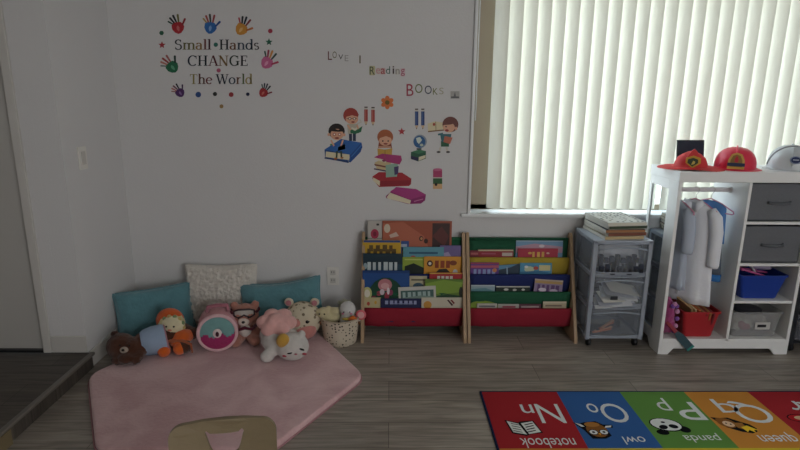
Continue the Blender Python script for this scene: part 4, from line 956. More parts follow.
# ------------------------------------------------------------------ plastic drawer carts
def cart(x0, x1, y0, y1, h, nd, label, fm, dm, fr):
    t = thing('drawer_cart', label, 'storage cart', ((x0+x1)/2, (y0+y1)/2, 0)); W = x1-x0; D = y1-y0; zb = .05
    b = MB()
    for sx in (-1, 1):
        for sy in (-1, 1): b.box((sx*(W/2-.012), sy*(D/2-.012), zb+(h-zb)/2), (.024, .024, h-zb), fm, bev=.004)
    b.box((0, 0, h-.012), (W, D, .024), fm, bev=.006)
    dh = (h-zb-.02)/nd
    for i in range(nd):
        z = zb+.01+i*dh
        for sx in (-1, 1): b.box((sx*(W/2-.006), 0, z), (.010, D, .022), fm, bev=.002)
        b.box((0, D/2-.006, z), (W, .010, .022), fm); b.box((0, -D/2+.012, z), (W-.02, .012, .012), fm)
    b.build('frame', t)
    for sx in (-1, 1):
        b = MB(); b.box((sx*(W/2-.006), 0, zb+(h-zb)/2), (.003, D-.04, h-zb-.03), dm); b.build('side_panel', t)
    for i in range(nd):
        z = zb+.022+i*dh; H = dh-.02
        d = None; b = MB(); n = 12
        # curved front
        rows = []
        for k in range(9):
            v = k/8; rows.append([((u/n-.5)*(W-.052), -D/2+.004-.016*math.sin(PI*u/n)*(1-.3*v)-.004*math.sin(PI*v), z+v*H) for u in range(n+1)])
        b.sheet(rows, FRONT if dm is CLEAR else dm, .003)
        b.box((0, .0, z+.003), (W-.056, D-.05, .003), dm)
        for sx in (-1, 1): b.box((sx*(W/2-.03), 0, z+H*.42), (.003, D-.05, H*.84), dm)
        b.box((0, D/2-.03, z+H*.42), (W-.056, .003, H*.84), dm)
        d = b.build('drawer', t)
        b = MB(); b.tube([((u/10-.5)*(W-.06), -D/2-.002-.017*math.sin(PI*u/10), z+H*.86+.018*math.sin(PI*u/10)*(1 if True else 0)-.012) for u in range(11)], .0045, fm, 8); b.build('handle', d)
        b = MB(); b.tube([((u/10-.5)*(W-.052), -D/2+.002-.014*math.sin(PI*u/10), z+H) for u in range(11)], .004, fm, 8); b.build('rim', d)
        b = MB(); b.tube([((u/10-.5)*(W-.052), -D/2+.002-.016*math.sin(PI*u/10), z+.004) for u in range(11)], .004, fm, 8); b.build('bottom_lip', d)
    for sx in (-1, 1):
        for sy in (-1, 1):
            b = MB(); xx, yy = sx*(W/2-.03), sy*(D/2-.03)
            b.tube([(xx-.009, yy, .024), (xx+.009, yy, .024)], .023, BLACKP, 16); b.box((xx, yy, .044), (.026, .03, .012), BLACKP, bev=.003); b.build('caster', t)
    return t, zb+.022, dh
FRONT = mat('clear_front', 'a4acb6', .2, .5, alpha=.16)
CF = mat('cart_frame', '969da8', .35, .5)
ct, cz, cdh = cart(1.125, 1.455, 2.905, 3.215, .637, 3, 'grey plastic three drawer cart on wheels between bookshelf and white closet', CF, CLEAR, None)
def clutter(name, label, cat, x, y, z, items, group=None):
    t = thing(name, label, cat, (x, y, z), 0, group); b = MB(); items(b); b.build('pile', t); return t
def toys_in(name, label, cat, x, y, z, seed, cols, n, sx, sy, sz):
    rnd = random.Random(seed); t = thing(name, label, cat, (x, y, z))
    for i in range(n):
        b = MB(); b.box((rnd.uniform(-sx, sx), rnd.uniform(-sy, sy), .012+i*sz/n), (rnd.uniform(.03, .09), rnd.uniform(.02, .06), rnd.uniform(.006, .02)), flat(rnd.choice(cols)), bev=.003, rot=(rnd.uniform(-.3, .3), rnd.uniform(-.3, .3), rnd.uniform(0, 3)))
        b.build('toy_piece', t)
    return t
X = 1.29; Yc = 3.04
rnd = random.Random(4)
t = thing('train_toys', 'dark toy train pieces in the top drawer of the cart', 'toy', (X, Yc-.05, cz+2*cdh+.006))
for i in range(16):
    b = MB(); x = -.11+.22*(i % 8)/7; y = -.085+.025*(i//8)
    b.box((x, y, .02+.04*(i//8)), (.024, .02, .03+.02*(i % 3)), flat(['23283a', '2c3444', '1c1f2a'][i % 3]), bev=.003)
    b.tube([(x, y-.012, .012), (x, y-.008, .012)], .009, BLACKP, 10)
    b.build('toy_piece', t)
t = thing('paper_pad', 'white paper sheets behind the train toys in the top drawer', 'paper', (X+.01, Yc+.03, cz+2*cdh+.006))
b = MB()
for i in range(3): b.box((-.01+.02*i, -.05-.01*i, .06+.004*i), (.21, .002, .12), flat('dfe1e6'), rot=(-.25, .05*(i-1), 0))
b.build('sheets', t)
t = thing('paper_pad', 'loose printed papers in the middle drawer of the cart', 'paper', (X, Yc-.075, cz+cdh+.006))
b = MB()
for i in range(6): b.box((-.03+.015*i, -.05+.01*i, .012+.012*i), (.2, .1, .003), flat(['cfd1d4', 'a9adb8', 'd8d6cc'][i % 3]), rot=(.35, .08*(i-2), .15*(i % 3-1)))
b.box((-.04, -.1, .05), (.04, .003, .02), flat('20242c')); b.build('sheets', t)
t = thing('craft_sticks', 'orange craft pieces at the left of the bottom drawer', 'toy', (X-.06, Yc-.08, cz+.006))
for i in range(5):
    b = MB(); b.box((.0+.012*i, -.02+.01*i, .012+.006*i), (.11, .018, .006), flat(['c4704a', 'd09a74', '2a2a33'][i % 3]), rot=(0, -.2, .15*i), bev=.002); b.build('craft_piece', t)
cart(2.262, 2.60, 2.84, 3.18, .62, 3, 'dark framed drawer cart at the right edge behind the white closet', mat('dark_frame', '26282d', .4), mat('smoky_plastic', '6e7078', .3, .5, alpha=.6), None)

# stack of books on the cart
labs = ['white patterned book, topmost of the stack on the drawer cart', 'second book from the top in the stack on the drawer cart', 'middle book of the stack on the drawer cart',
        'second book from the bottom in the stack on the drawer cart', 'bottom book of the stack on the drawer cart']
for i in range(5):
    z = .6375+.0195*i; k = 4-i
    t = thing('activity_book', labs[k], 'book', (1.293+(-.006, .004, -.003, .006, 0)[i], 3.068+(.0, .004, -.005, .003, 0)[i], z), R_(6+(-1, 1.5, -2, 1, 0)[i]), 'activity books on the drawer cart')
    w, d_, h = .226, .285, .0188; b = MB(); m = flat(['a6a08a', '6f5040', '3c4450', 'a8a08c', 'c2c2bc'][i])
    b.box((0, 0, .001), (w, d_, .002), m); b.box((0, 0, h-.001), (w, d_, .002), m); b.box((-w/2+.001, 0, h/2), (.002, d_, h), flat('d2cfc4')); b.box((0, -d_/2+.001, h/2), (w, .002, h-.004), flat(['b8a27a', '7c4a38', '9a6a44', '31402f', 'cfcabb'][i]))
    if i == 4:
        rnd = random.Random(2)
        for a in range(8):
            for c_ in range(9):
                if rnd.random() < .75: b.box((-.095+.19*a/7+rnd.uniform(-.006, .006), -.12+.24*c_/8+rnd.uniform(-.005, .005), h+.0004), (.012*rnd.uniform(.5, 1.2), .014*rnd.uniform(.5, 1.2), .0006), flat(rnd.choice(['3a3f3a', '55604f', '7c7a60', '2c3036'])))
    b.build('cover', t)
    b = MB(); b.box((.002, .002, h/2), (w-.006, d_-.008, h-.0045), mat('book_paper', 'd6d0c2', .8)); b.build('pages', t)

# ------------------------------------------------------------------ white dress-up closet
SX0, SX1, SY0, SY1, SH = 1.51, 2.245, 2.82, 3.14, 1.033
t = thing('dress_up_closet', 'white dress up closet with hanging rod, cubbies and side mirror under the window', 'closet', (SX0, SY0, 0)); closet = t
def cb(name, x0, x1, y0, y1, z0, z1, m=WHITE, bev=.002, par=None):
    b = MB(); b.box(((x0+x1)/2-SX0, (y0+y1)/2-SY0, (z0+z1)/2), (x1-x0, y1-y0, z1-z0), m, bev=bev); return b.build(name, par or t)
DX = 1.885
cb('top_panel', SX0-.006, SX1+.006, SY0-.008, SY1, .976, SH, bev=.005)
# left side frame with mirror
b = MB()
for y0, y1, z0, z1 in ((0, .10, 0, .976), (.29, .32, 0, .976), (.10, .29, .05, .11), (.10, .29, .925, .976)): b.box((.009, (y0+y1)/2, (z0+z1)/2), (.018, y1-y0, z1-z0), WHITE, bev=.002)
b.prism([(.10, .05), (.14, .05), (.10, 0)], 'x', 0, .018, WHITE); b.prism([(.29, .05), (.25, .05), (.29, 0)], 'x', 0, .018, WHITE)
b.build('side_frame', t)
cb('side_backing', SX0+.008, SX0+.016, SY0+.098, SY1-.028, .1, .93)
cb('mirror', SX0+.005, SX0+.0075, SY0+.098, SY1-.028, .108, .927, MIRROR, 0)
cb('divider', DX, DX+.016, SY0+.002, SY1, .075, .976)
cb('right_panel', SX1-.018, SX1, SY0, SY1, 0, .976)
cb('bottom_shelf', SX0+.018, SX1-.018, SY0+.002, SY1, .075, .092)
for z in (.765, .533, .318): cb('shelf', DX+.016, SX1-.018, SY0+.004, SY1, z-.015, z)
cb('back_panel', DX+.01, SX1-.006, SY1-.004, SY1+.002, .08, .976, WHITE, 0)
b = MB(); x0_, x1_ = .0182, SX1-SX0-.0182
b.prism([(x0_, 0), (.055, 0), (.085, .036), (x1_-.085, .036), (x1_-.055, 0), (x1_, 0), (x1_, .08), (x0_, .08)], 'y', -.001, .017, WHITE); b.build('base_rail', t)
b = MB(); b.tube([(.018, .16, .912), (DX-SX0, .16, .912)], .0125, mat('rod_white', 'ddd5d8', .4), 14)
for x in (.02, DX-SX0-.004): b.tube([(x, .16, .912), (x+.004, .16, .912)], .02, WHITE, 14)
b.build('hanging_rod', t)
# grey fabric bins
GR = mat('grey_bin_fabric', '6c6e72', .9, .1, var=.12, vscale=120, bump=.3, bscale=400)
for z0, z1, lab in ((.7665, .965, 'grey fabric bin in the upper closet cubby'), (.5345, .735, 'grey fabric bin in the closet cubby below the other grey bin')):
    q = thing('fabric_bin', lab, 'storage bin', ((DX+SX1)/2, SY0+.15, z0), 0, 'grey fabric bins'); W = SX1-DX-.045; H = z1-z0
    b = MB(); th = .006; D = .27
    b.box((0, 0, .004), (W, D, .006), GR)
    for sx in (-1, 1): b.box((sx*(W/2-th/2), 0, H/2), (th, D, H), GR, bev=.002)
    for sy in (-1, 1): b.box((0, sy*(D/2-th/2), H/2), (W, th, H), GR, bev=.002)
    b.build('bin_body', q)
    b = MB(); b.tube([(-.06, -D/2-.002, H*.52), (-.05, -D/2-.013, H*.5), (0, -D/2-.017, H*.49), (.05, -D/2-.013, H*.5), (.06, -D/2-.002, H*.52)], .008, fabric('5c5e62'), 8); b.build('handle', q)
    b = MB(); b.tube([(sx*(W/2-.003), sy*(D/2-.003), H) for sx, sy in ((-1, -1), (1, -1), (1, 1), (-1, 1))], .004, GR, 6, closed=True); b.build('binding', q)
def tub(name, label, x, y, z, w0, w1, d0, d1, h, m, cat='storage bin', lip=.012, holes=False):
    q = thing(name, label, cat, (x, y, z)); b = MB()
    def ring(w, d, zz, r=.02): 
        pts = []
        for sx, sy, a0 in ((1, 1, 0), (-1, 1, 90), (-1, -1, 180), (1, -1, 270)):
            for k in range(5): a = R_(a0+k*22.5); pts.append((sx*(w/2-r)+r*math.cos(a), sy*(d/2-r)+r*math.sin(a), zz))
        return pts
    R1 = [ring(w0-.006, d0-.006, 0), ring(w0, d0, .004), ring((w0+w1)/2, (d0+d1)/2, h*.5), ring(w1, d1, h-.012), ring(w1+lip, d1+lip, h-.010), ring(w1+lip, d1+lip, h), ring(w1-.004, d1-.004, h), ring(w0-.006, d0-.006, .006)]
    n = 20; vs = [p for r in R1 for p in r]; fs = [[i*n+k, i*n+(k+1) % n, (i+1)*n+(k+1) % n, (i+1)*n+k] for i in range(len(R1)-1) for k in range(n)]
    fs.append(list(range(n))[::-1]); fs.append([(len(R1)-1)*n+k for k in range(n)])
    b.add(vs, fs, m, False); b.build('tub', q); return q
REDP = mat('red_plastic', 'a8262c', .4, .5); BLUP = mat('blue_plastic', '1c3a90', .35, .5)
tub('toy_bin', 'red plastic bin on the closet floor under the white coat', 1.742, 2.935, .0925, .165, .205, .17, .2, .155, REDP)
t = thing('wooden_blocks', 'tan and orange wooden boards standing in the red bin', 'toy', (1.735, 2.93, .11))
for i in range(7):
    b = MB(); b.box((-.045+.017*i, .0-.006*i, .09), (.012, .12, .17-.008*i), flat(['a98a62', 'b59a74', 'a8552e', '8c6a48', '7a2e2a', '9a6a3c', '702830'][i]), bev=.003, rot=(.3, -.3+.03*i, .2)); b.build("wooden_board", t)
q = tub('toy_basket', 'blue plastic basket in the closet cubby below the grey bins', 2.064, 2.945, .3185, .20, .265, .17, .2, .14, BLUP)
for sx in (-1, 1):
    b = MB(); b.tube([(sx*.138, -.05, .132), (sx*.15, -.03, .128), (sx*.15, .03, .128), (sx*.138, .05, .132)], .006, BLUP, 8); b.build('handle', q)
def stickbundle(label, x, y, z, specs):
    t = thing('toy_wand', label, 'toy', (x, y, z)); 
    return t
for (p0, p1, r, c_, nm, lab) in (((-.11, -.07, .165), (.05, -.06, .118), .006, 'c05a90', 'toy_wand', 'pink plastic wand lying across the blue basket'), ((-.08, 0, .15), (.06, -.03, .135), .008, '8a3a6a', 'toy_wand', 'purple plastic wand lying in the blue basket'),
                                 ((-.03, -.02, .17), (0, -.05, .11), .006, 'b9b4bc', 'toy_wand', 'grey plastic wand standing in the blue basket'), ((.0, .0, .165), (.09, -.01, .155), .016, '9a8fa4', 'toy_bottle', 'pale lilac toy bottle lying in the blue basket'), ((-.10, .02, .14), (.0, .03, .17), .012, '3a3040', 'toy_rattle', 'dark toy rattle lying at the back of the blue basket')):
    t = thing(nm, lab, 'toy', (2.064, 2.945, .3185)); b = MB()
    a, c2 = Vector(p0), Vector(p1); b.tube([a, a*.7+c2*.3, a*.3+c2*.7, c2], [r*.7, r, r, r*.6], flat(c_, .4), 10); b.build('shaft', t)
    b = MB(); b.ell(p0, r*1.5, flat(c_, .4), seg=10, ring=8); b.build('knob', t)
CL = mat('clear_bin_plastic', 'b4b4b4', .2, .5, alpha=.35)
q = tub('clear_bin', 'clear plastic bin of white and pink cloth in the lowest cubby', 2.064, 2.945, .0925, .25, .285, .18, .2, .15, CL)
b = MB(); b.box((.035, -.098, .068), (.085, .002, .042), flat('c0bdb8')); b.box((.03, -.0995, .068), (.05, .001, .016), flat('17171a')); b.build('label', q)
t = thing('play_cloth', 'crumpled white and grey cloths in the clear bin', 'cloth', (2.064, 2.945, .11))
blob('cloth', [((-.08, -.02, .03), (.05, .05, .03)), ((-.03, -.03, .05), (.05, .05, .035)), ((.06, -.03, .03), (.05, .045, .03)), ((.0, .03, .06), (.1, .04, .04)), ((.08, 0, .05), (.03, .05, .03))], fabric('d0ccc2'), t, .008, 1, .012, 40)
b = MB(); b.ell((-.04, -.06, .04), (.04, .02, .03), fabric('b06070')); b.build('pink_cloth', t)
t = thing('toy_drum', 'dark grey flat toy on top of the clear bin cloths', 'toy', (2.06, 2.945, .215))
b = MB(); b.lathe([(.07, 0), (.078, .004), (.078, .018), (.07, .022)], flat('33333a', .4), 24); b.build('drum_body', t)
b = MB(); b.lathe([(.066, .0225), (.062, .024), (.001, .0245)], flat('4a4a52', .4), 24, cap=False); b.build('drum_skin', t)

# hangers and garments
HX = [(1.60, 'x'), (1.665, 'x'), (1.735, 'x')]
HP = mat('hanger_pink', 'c9829a', .4, .5); RODY, RODZ = SY0+.16, .912
def hanger(x, rz, label):
    t = thing('clothes_hanger', label, 'hanger', (x, RODY, RODZ), rz, 'pink hangers on the closet rod')
    b = MB(); b.tube([(.0, .016, .002), (.0, .012, .013), (.0, .0, .0165), (.0, -.012, .012), (.0, -.0155, 0), (.0, -.008, -.018), (.0, 0, -.03), (.0, 0, -.052)], .0018, CHROME, 8); b.build('hook', t)
    b = MB(); b.tube([(0, 0, -.05), (0, .06, -.07), (0, .125, -.105), (0, .128, -.115), (0, .12, -.12), (0, 0, -.12), (0, -.12, -.12), (0, -.128, -.115), (0, -.125, -.105), (0, -.06, -.07)], .0035, HP, 8, closed=True); b.build('shoulder_bar', t)
hanger(1.60, R_(14), 'leftmost pink hanger on the closet rod holding the pale garment')
hanger(1.70, R_(30), 'middle pink hanger on the closet rod inside the white coat')
hanger(1.785, R_(34), 'rightmost pink hanger on the closet rod holding the blue dress')
def garment(name, label, x, rz, m, z0, z1, sh, wb, wt=.045, sleeves=True, depth=.05, seed=0, slen=.26):
    """local x = thickness, local y = width; hangs from the rod"""
    t = thing(name, label, 'clothing', (x, RODY, RODZ), rz); b = MB(); n = 32; rows = []
    zs = [z1+(z0-z1)*k/14 for k in range(15)]
    for i, z in enumerate(zs):
        f = i/14
        wy = sh*.30+(sh*.70)*min(1, f/.10)**.7 if f < .1 else sh+(wb-sh)*(f-.1)/.9
        wx = depth*(.45+.55*min(1, f*3))*(1+.25*f)
        r = []
        for k in range(n+1):
            a = 2*PI*k/n; fo = 1+.10*f*math.sin(a*7+seed)+.05*f*math.sin(a*3+seed*2)
            r.append((wx*math.cos(a)*fo, wy*math.sin(a)*fo, z-RODZ))
        rows.append(r)
    b.sheet(rows, m, .002); b.build('body', t)
    if sleeves:
        for sy in (-1, 1):
            b = MB(); b.tube([(0, sy*sh*.78, z1-.045-RODZ), (-.004, sy*(sh+.006), z1-.085-RODZ), (-.008, sy*(sh+.022), z1-.16-RODZ), (-.012, sy*(sh+.028), z1-slen-RODZ), (-.012, sy*(sh+.026), z1-slen-.012-RODZ)], [.026, .034, .034, .031, .030], m, 12); b.build('sleeve', t)
    return t
COAT = mat('white_cotton', 'e2e4ea', .85, .15, var=.03, bump=.2, bscale=60)
g = garment('lab_coat', 'white child coat hanging in front on the closet rod', 1.70, R_(34), COAT, .275, .855, .115, .145, depth=.045, seed=1, slen=.34)
b = MB()
# collar lapels and front opening
for sy in (-1, 1):
    b.sheet([[(-.03, sy*.005, -.125), (-.036, sy*.035, -.115), (-.02, sy*.06, -.075)], [(-.034, sy*.0, -.07), (-.036, sy*.03, -.06), (-.022, sy*.048, -.052)]], COAT, .003)
b.build('collar', g)
b = MB(); b.tube([(-.036, .0, -.12), (-.05, .004, -.25), (-.058, .006, -.42), (-.060, .006, -.60)], .0016, mat('coat_seam', '6a6c72', .8), 6); b.build('placket', g)
for z in (-.2, -.3, -.4):
    b = MB(); b.ell((-.056, -.012, z), (.003, .005, .005), mat('button_white', 'b8b6b0', .4), seg=10, ring=6); b.build('button', g)
g2 = garment('child_shirt', 'pale grey sheer garment behind the white coat at the left', 1.60, R_(14), mat('pale_cloth', 'aeb6c4', .85, .15, bump=.2, bscale=60), .36, .855, .095, .11, depth=.028, seed=3)
g3 = garment('child_dress', 'blue child dress hanging behind the white coat', 1.785, R_(34), fabric('5b86bd'), .62, .850, .085, .09, depth=.028, seed=5, sleeves=False)
b = MB(); rows = []
for i in range(9):
    z = .66-.22*i/8; rows.append([((.034+.004*i/8)*math.cos(2*PI*k/24)*(1+.1*math.sin(k*2.1)), (.085+.02*i/8)*math.sin(2*PI*k/24), z-RODZ) for k in range(25)])
b.sheet(rows, fabric('5c6470'), .002); b.build('skirt', g3)
b = MB(); rows = []
for i in range(3):
    z = .445-.02*i; rows.append([(.041*math.cos(2*PI*k/24), .108*math.sin(2*PI*k/24), z-RODZ) for k in range(25)])
b.sheet(rows, fabric('3f78b8'), .002); b.build('hem', g3)
# pink plush ring and bat
t = thing('plush_purse', 'pink and purple round plush purse leaning in the closet corner', 'plush toy', (1.575, 2.90, .0925))
blob('body', [((0, 0, .11), (.035, .06, .11)), ((.01, -.01, .06), (.032, .05, .05))], plush('a8487c'), t, .007, 3, .006, 60)
b = MB()
for i in range(7): a = R_(-60+i*30); b.ell((.035*math.cos(a)*.6+.012, -.052, .11+.085*math.sin(a)), (.014, .012, .014), plush('c88ab0' if i % 2 else '7a4a94'), seg=10, ring=8)
b.build('ruffle', t)
t = thing('toy_bat', 'flat red and teal toy bat leaning out of the closet', 'toy', (0, 0, 0))
A, B = at(667, 322, Y=2.85), at(691, 349, Y=2.79)
dirv = (B-A).normalized(); yv = Vector((0, 1, 0)); sd = yv.cross(dirv).normalized(); yv = dirv.cross(sd)
M = Matrix((( sd.x, yv.x, dirv.x, A.x), (sd.y, yv.y, dirv.y, A.y), (sd.z, yv.z, dirv.z, A.z), (0, 0, 0, 1)))
Lg = (B-A).length
b = MB(); b.box((0, 0, Lg*.2), (.022, .008, Lg*.42), flat('8e2636'), M, bev=.003); b.build('grip', t)
b = MB(); b.prism([(-.012, Lg*.38), (.012, Lg*.38), (.022, Lg*.55), (.022, Lg*.93), (-.022, Lg*.93), (-.022, Lg*.55)], 'y', -.005, .005, flat('24424c'), M); b.build('blade', t)
b = MB(); b.box((0, 0, Lg*.965), (.046, .012, Lg*.07), flat('1f7a70'), M, bev=.003); b.build('tip', t)
t.location = (0, 0, 0)

# ------------------------------------------------------------------ things on top of the closet
TZ = SH+.0005
t = thing('tablet', 'black tablet standing behind the floppy red fire hat', 'tablet', (1.68, 3.05, TZ)); t.rotation_euler = (R_(-10), 0, R_(2))
b = MB(); b.box((0, 0, .0725), (.158, .008, .145), mat('tablet_black', '20242c', .3, .5), bev=.004); b.build('body', t)
b = MB(); b.box((0, -.0045, .0725), (.146, .001, .132), mat('tablet_screen', '2a3140', .15, .5)); b.build('screen', t)
b = MB(); b.box((0, .03, .04), (.08, .004, .1), BLACKP, rot=(R_(35), 0, 0)); b.build('stand', t)
HR = mat('fire_red', 'd62c48', .35, .5); HRF = mat('fire_red_foam', 'cc3a3c', .6, .3)
# floppy fire hat
t = thing('fire_hat', 'floppy red fire chief hat with a yellow badge, leftmost on the closet', 'hat', (1.618, 2.93, TZ), R_(-22))
b = MB(); n = 40; prof = [(.155, .004), (.13, .012), (.10, .012), (.085, .012), (.080, .03), (.068, .06), (.046, .078), (.02, .092), (.001, .096)]
vs = []; fs = []
for r, z in prof:
    for k in range(n):
        a = 2*PI*k/n; rr = r*(1+(.0 if r < .09 else .06*math.cos(2*a))); zz = z+(.012*abs(math.cos(a))**3 if r > .12 else 0)*-.3+(0.004*math.sin(3*a) if .09 < r else 0)
        vs.append((rr*math.cos(a), rr*.82*math.sin(a), max(0.0, zz)))
for i in range(len(prof)-1):
    for k in range(n): fs.append([i*n+k, i*n+(k+1) % n, (i+1)*n+(k+1) % n, (i+1)*n+k])
b.add(vs, fs, HRF, True); b.build('crown', t)
b = MB(); b.prism([(-.03, .02), (.03, .02), (.036, .05), (.012, .085), (0, .094), (-.012, .085), (-.036, .05)], 'y', -.082, -.070, HRF, Matrix.Scale(1.2, 4, (0, 0, 1))); b.build('crest', t)
b = MB(); sh_ = [(-.034, .066), (0, .078), (.034, .066), (.036, .04), (.0, .012), (-.036, .04)]
b.prism(sh_, 'y', -.0845, -.0825, flat('c49a34')); bd = b.build('badge', t)
b = MB(); b.prism([(x*.7-.002, (z-.04)*.7+.04) for x, z in sh_], 'y', -.0860, -.0848, flat('33402c')); b.prism([(-.008, .03), (.006, .034), (.01, .046), (0, .052), (-.004, .044)], 'y', -.0868, -.0862, flat('cdb85a')); b.build('badge_mark', bd)
# helmets
def helmet(name, label, x, m, w, d, h, ridges, badge, brim=True):
    t = thing(name, label, 'helmet', (x, 2.94, TZ), R_(-30)); b = MB()
    prof = [(1, 0), (1.0, .12), (.985, .3), (.93, .5), (.82, .68), (.65, .84), (.42, .95), (.2, .99), (.001, 1)]
    n = 40; vs = []; fs = []
    for r, z in prof:
        for k in range(n): a = 2*PI*k/n; vs.append((r*w/2*math.cos(a), r*d/2*math.sin(a), z*h+.006))
    for i in range(len(prof)-1):
        for k in range(n): fs.append([i*n+k, i*n+(k+1) % n, (i+1)*n+(k+1) % n, (i+1)*n+k])
    b.add(vs, fs, m, True); b.build('shell', t)
    if brim:
        b = MB(); vs = []; fs = []
        for r, z in ((.96, .008), (1.05, .006), (1.14, .002), (1.15, .0), (1.0, .0)):
            for k in range(n): a = 2*PI*k/n; ex = 1.0+(.12*max(0, math.cos(a))**2); vs.append((r*ex*w/2*math.cos(a), r*d/2*math.sin(a), z))
        for i in range(4):
            for k in range(n): fs.append([i*n+k, i*n+(k+1) % n, (i+1)*n+(k+1) % n, (i+1)*n+k])
        b.add(vs, fs, m, True); b.build('brim', t)
    for j in range(-ridges, ridges+1):
        u = j/(ridges+.6) if ridges else 0; b = MB()
        P = []
        for k in range(17):
            a = R_(5+170*k/16); yy = -d/2*math.cos(a)*math.sqrt(max(.05, 1-u*u*.9)); zz = h*math.sin(a)**.8*math.sqrt(max(.05, 1-u*u*.9)); P.append((u*w/2*(.55+.45*(1-zz/h)), yy*1.015, zz*1.015+.008))
        b.tube(P, .0045, m, 6); b.build('ridge', t)
    return t
t = helmet('fire_helmet', 'shiny red plastic fire helmet with a badge in the middle of the closet top', 1.865, HR, .20, .21, .112, 2, 1)
def badge(par, y, w, h, z, cols):
    b = MB(); P = [(-w/2, 0), (w/2, 0), (w/2*.95, h*.55), (w*.3, h*.9), (0, h), (-w*.3, h*.9), (-w/2*.95, h*.55)]
    M = Matrix.Translation((0, y, z)) @ Matrix.Rotation(R_(-13), 4, 'X')
    b.prism(P, 'y', -.006, 0, flat(cols[0]), M); o = b.build('badge', par)
    b = MB(); b.prism([(x*.72, z_*.8+h*.08) for x, z_ in P], 'y', -.0075, -.0062, flat(cols[1]), M); b.box((0, -.009, h*.26), (w*1.02, .004, h*.2), flat(cols[2]), M); b.prism([(-w*.1, h*.4), (w*.1, h*.4), (w*.12, h*.6), (0, h*.82), (-w*.12, h*.6)], 'y', -.0095, -.0078, flat(cols[3]), M)
    b.box((0, -.008, h*.07), (w*.9, .003, h*.1), flat('c49a44'), M); b.build('emblem', o)
badge(t, -.112, .078, .086, .010, ('c9a050', '8c6a34', '2c3350', 'b8303a'))
WHP = mat('helmet_white', 'c4c8ca', .3, .5, alpha=.85)
t = helmet('police_helmet', 'translucent white toy helmet with an oval blue badge, rightmost on the closet', 2.165, WHP, .215, .21, .125, 0, 0)
b = MB(); M = Matrix.Translation((.012, -.104, .058)) @ Matrix.Rotation(R_(68), 4, 'X')
b.lathe([(.026, 0), (.027, .003), (.0, .0045)], flat('8a94ac'), 24, M @ Matrix.Diagonal((1, .8, 1, 1)), cap=False); b.lathe([(.021, .004), (.0, .006)], flat('27345c'), 24, M @ Matrix.Diagonal((1, .8, 1, 1)), cap=False)
b.box((0, 0, .0062), (.026, .005, .001), flat('b8bcc8'), M); b.build('badge', t)
b = MB(); P = []
for k in range(25): a = R_(8+164*k/24); P.append((-.112*math.cos(a), -.085, .118*math.sin(a)+.012))
b.tube(P, .004, mat('helmet_rim', '9a9ea4', .3), 8); b.build('visor_rim', t)

# ------------------------------------------------------------------ small chair in the foreground
t = thing('child_chair', 'pale wooden child chair with a cut out backrest in the foreground', 'chair', (-.475, 1.4, 0), R_(9))
# backrest: rounded board with a cut-out, slightly curved
W, Z0, Z1 = .30, .30, .478
def rr(w, z0, z1, r, seg=6):
    pts = []
    for sx, z, a0 in ((1, z1, 0), (-1, z1, 90), (-1, z0, 180), (1, z0, 270)):
        for k in range(seg+1):
            a = R_(a0+90*k/seg); cx_ = sx*(w/2-r); cz_ = z-r if z == z1 else z+r; pts.append((cx_+r*math.cos(a), cz_+r*math.sin(a)))
    return pts
outer = rr(W, Z0, Z1, .035)
hole0 = [(.040, .437), (.050, .446), (.056, .440), (.050, .420), (.044, .395), (.036, .375), (.018, .362), (0, .358), (-.018, .362), (-.036, .375), (-.044, .395), (-.050, .420), (-.056, .440), (-.050, .446), (-.040, .437), (-.02, .434), (0, .433), (.02, .434)]
bmx = bmesh.new()
def loop(pts): 
    V = [bmx.verts.new((x, 0, z)) for x, z in pts]; E_ = [bmx.edges.new((V[i], V[(i+1) % len(V)])) for i in range(len(V))]; return E_
E1 = loop(outer)+loop(hole0)
bmesh.ops.triangle_fill(bmx, use_beauty=True, edges=E1)
bmesh.ops.subdivide_edges(bmx, edges=[e for e in bmx.edges if e.calc_length() > .03], cuts=3)
r = bmesh.ops.extrude_face_region(bmx, geom=bmx.faces[:]); 
for v in r['geom']:
    if isinstance(v, bmesh.types.BMVert): v.co.y += .014
bmesh.ops.recalc_face_normals(bmx, faces=bmx.faces[:])
for v in bmx.verts: v.co.y += -(v.co.x**2)*1.2+.027-(v.co.z-.3)*.08*-1
b = MB(); b.bm(bmx, WOODC); b.build('backrest', t)
b = MB(); SP = rr(.30, -.30, -.02, .04)
b.prism([(x, y) for x, y in SP], 'z', .245, .26, WOODC); b.build('seat', t)
for sx in (-1, 1):
    b = MB(); b.prism([(.0, 0), (.03, 0), (.045, .25), (.065, .40), (.047, .40), (.02, .25)], 'x', sx*.135-.009, sx*.135+.009, WOODC); b.build('leg', t)
    b = MB(); b.prism([(-.29, 0), (-.26, 0), (-.25, .246), (-.28, .246)], 'x', sx*.135-.009, sx*.135+.009, WOODC); b.build('leg', t)
    b = MB(); b.box((sx*.135, -.13, .2), (.018, .28, .04), WOODC); b.build('stretcher', t)

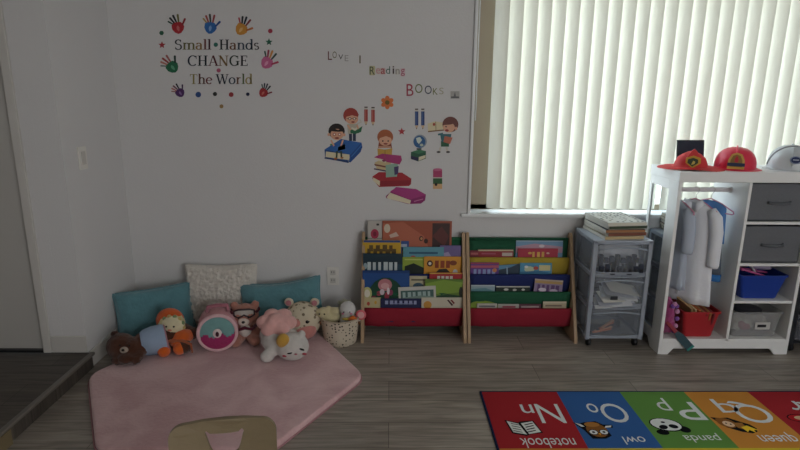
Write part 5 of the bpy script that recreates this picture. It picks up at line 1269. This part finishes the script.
# ------------------------------------------------------------------ light
wd = bpy.data.worlds.new('World'); S.world = wd; wd.use_nodes = True
nt = wd.node_tree; bg = nt.nodes['Background']; bg.inputs['Strength'].default_value = 5.6
tc = nt.nodes.new('ShaderNodeTexCoord'); sp = nt.nodes.new('ShaderNodeSeparateXYZ'); cr = nt.nodes.new('ShaderNodeValToRGB')
mr = nt.nodes.new('ShaderNodeMapRange'); mr.inputs['From Min'].default_value = -1
nt.links.new(tc.outputs['Generated'], sp.inputs[0]); nt.links.new(sp.outputs['Z'], mr.inputs[0]); nt.links.new(mr.outputs[0], cr.inputs[0]); nt.links.new(cr.outputs[0], bg.inputs[0])
e = cr.color_ramp.elements; e[0].position = .46; e[0].color = (.42, .47, .50, 1); e[1].position = .52; e[1].color = (.74, .88, 1.0, 1)
def area(name, loc, rot, sx, sy, power, col):
    l = bpy.data.lights.new(name, 'AREA'); l.shape = 'RECTANGLE'; l.size = sx; l.size_y = sy; l.energy = power; l.color = col
    o = bpy.data.objects.new(name, l); COL.objects.link(o); o.location = loc; o.rotation_euler = rot; return o
# daylight outside the window, shining in
area('daylight', ((WX0+WX1)/2, BY+.75, 1.55), (R_(-90), 0, 0), 3.0, 1.9, 20, (.90, .97, 1.0))
# added fill lamp inside the closed room, right rear of the camera
area('room_fill', (2.3, -1.9, 1.45), (R_(90), 0, R_(42)), 2.4, 1.5, 70, (.98, .98, 1.0))

cam = bpy.data.cameras.new('Camera'); co = bpy.data.objects.new('Camera', cam); COL.objects.link(co)
cam.sensor_width = 36; cam.lens = FP/800*36; cam.clip_start = .02
M = Matrix(((RR.x, UU.x, -FW.x, 0), (RR.y, UU.y, -FW.y, 0), (RR.z, UU.z, -FW.z, CH), (0, 0, 0, 1)))
co.matrix_world = M; S.camera = co
S.view_settings.view_transform = 'Standard'; S.view_settings.look = 'None'; S.view_settings.gamma = 1; S.view_settings.use_curve_mapping = False
S.view_settings.exposure = .06
S.cycles.use_denoising = True
S.cycles.max_bounces = 8; S.cycles.transparent_max_bounces = 16; S.cycles.sample_clamp_indirect = 6
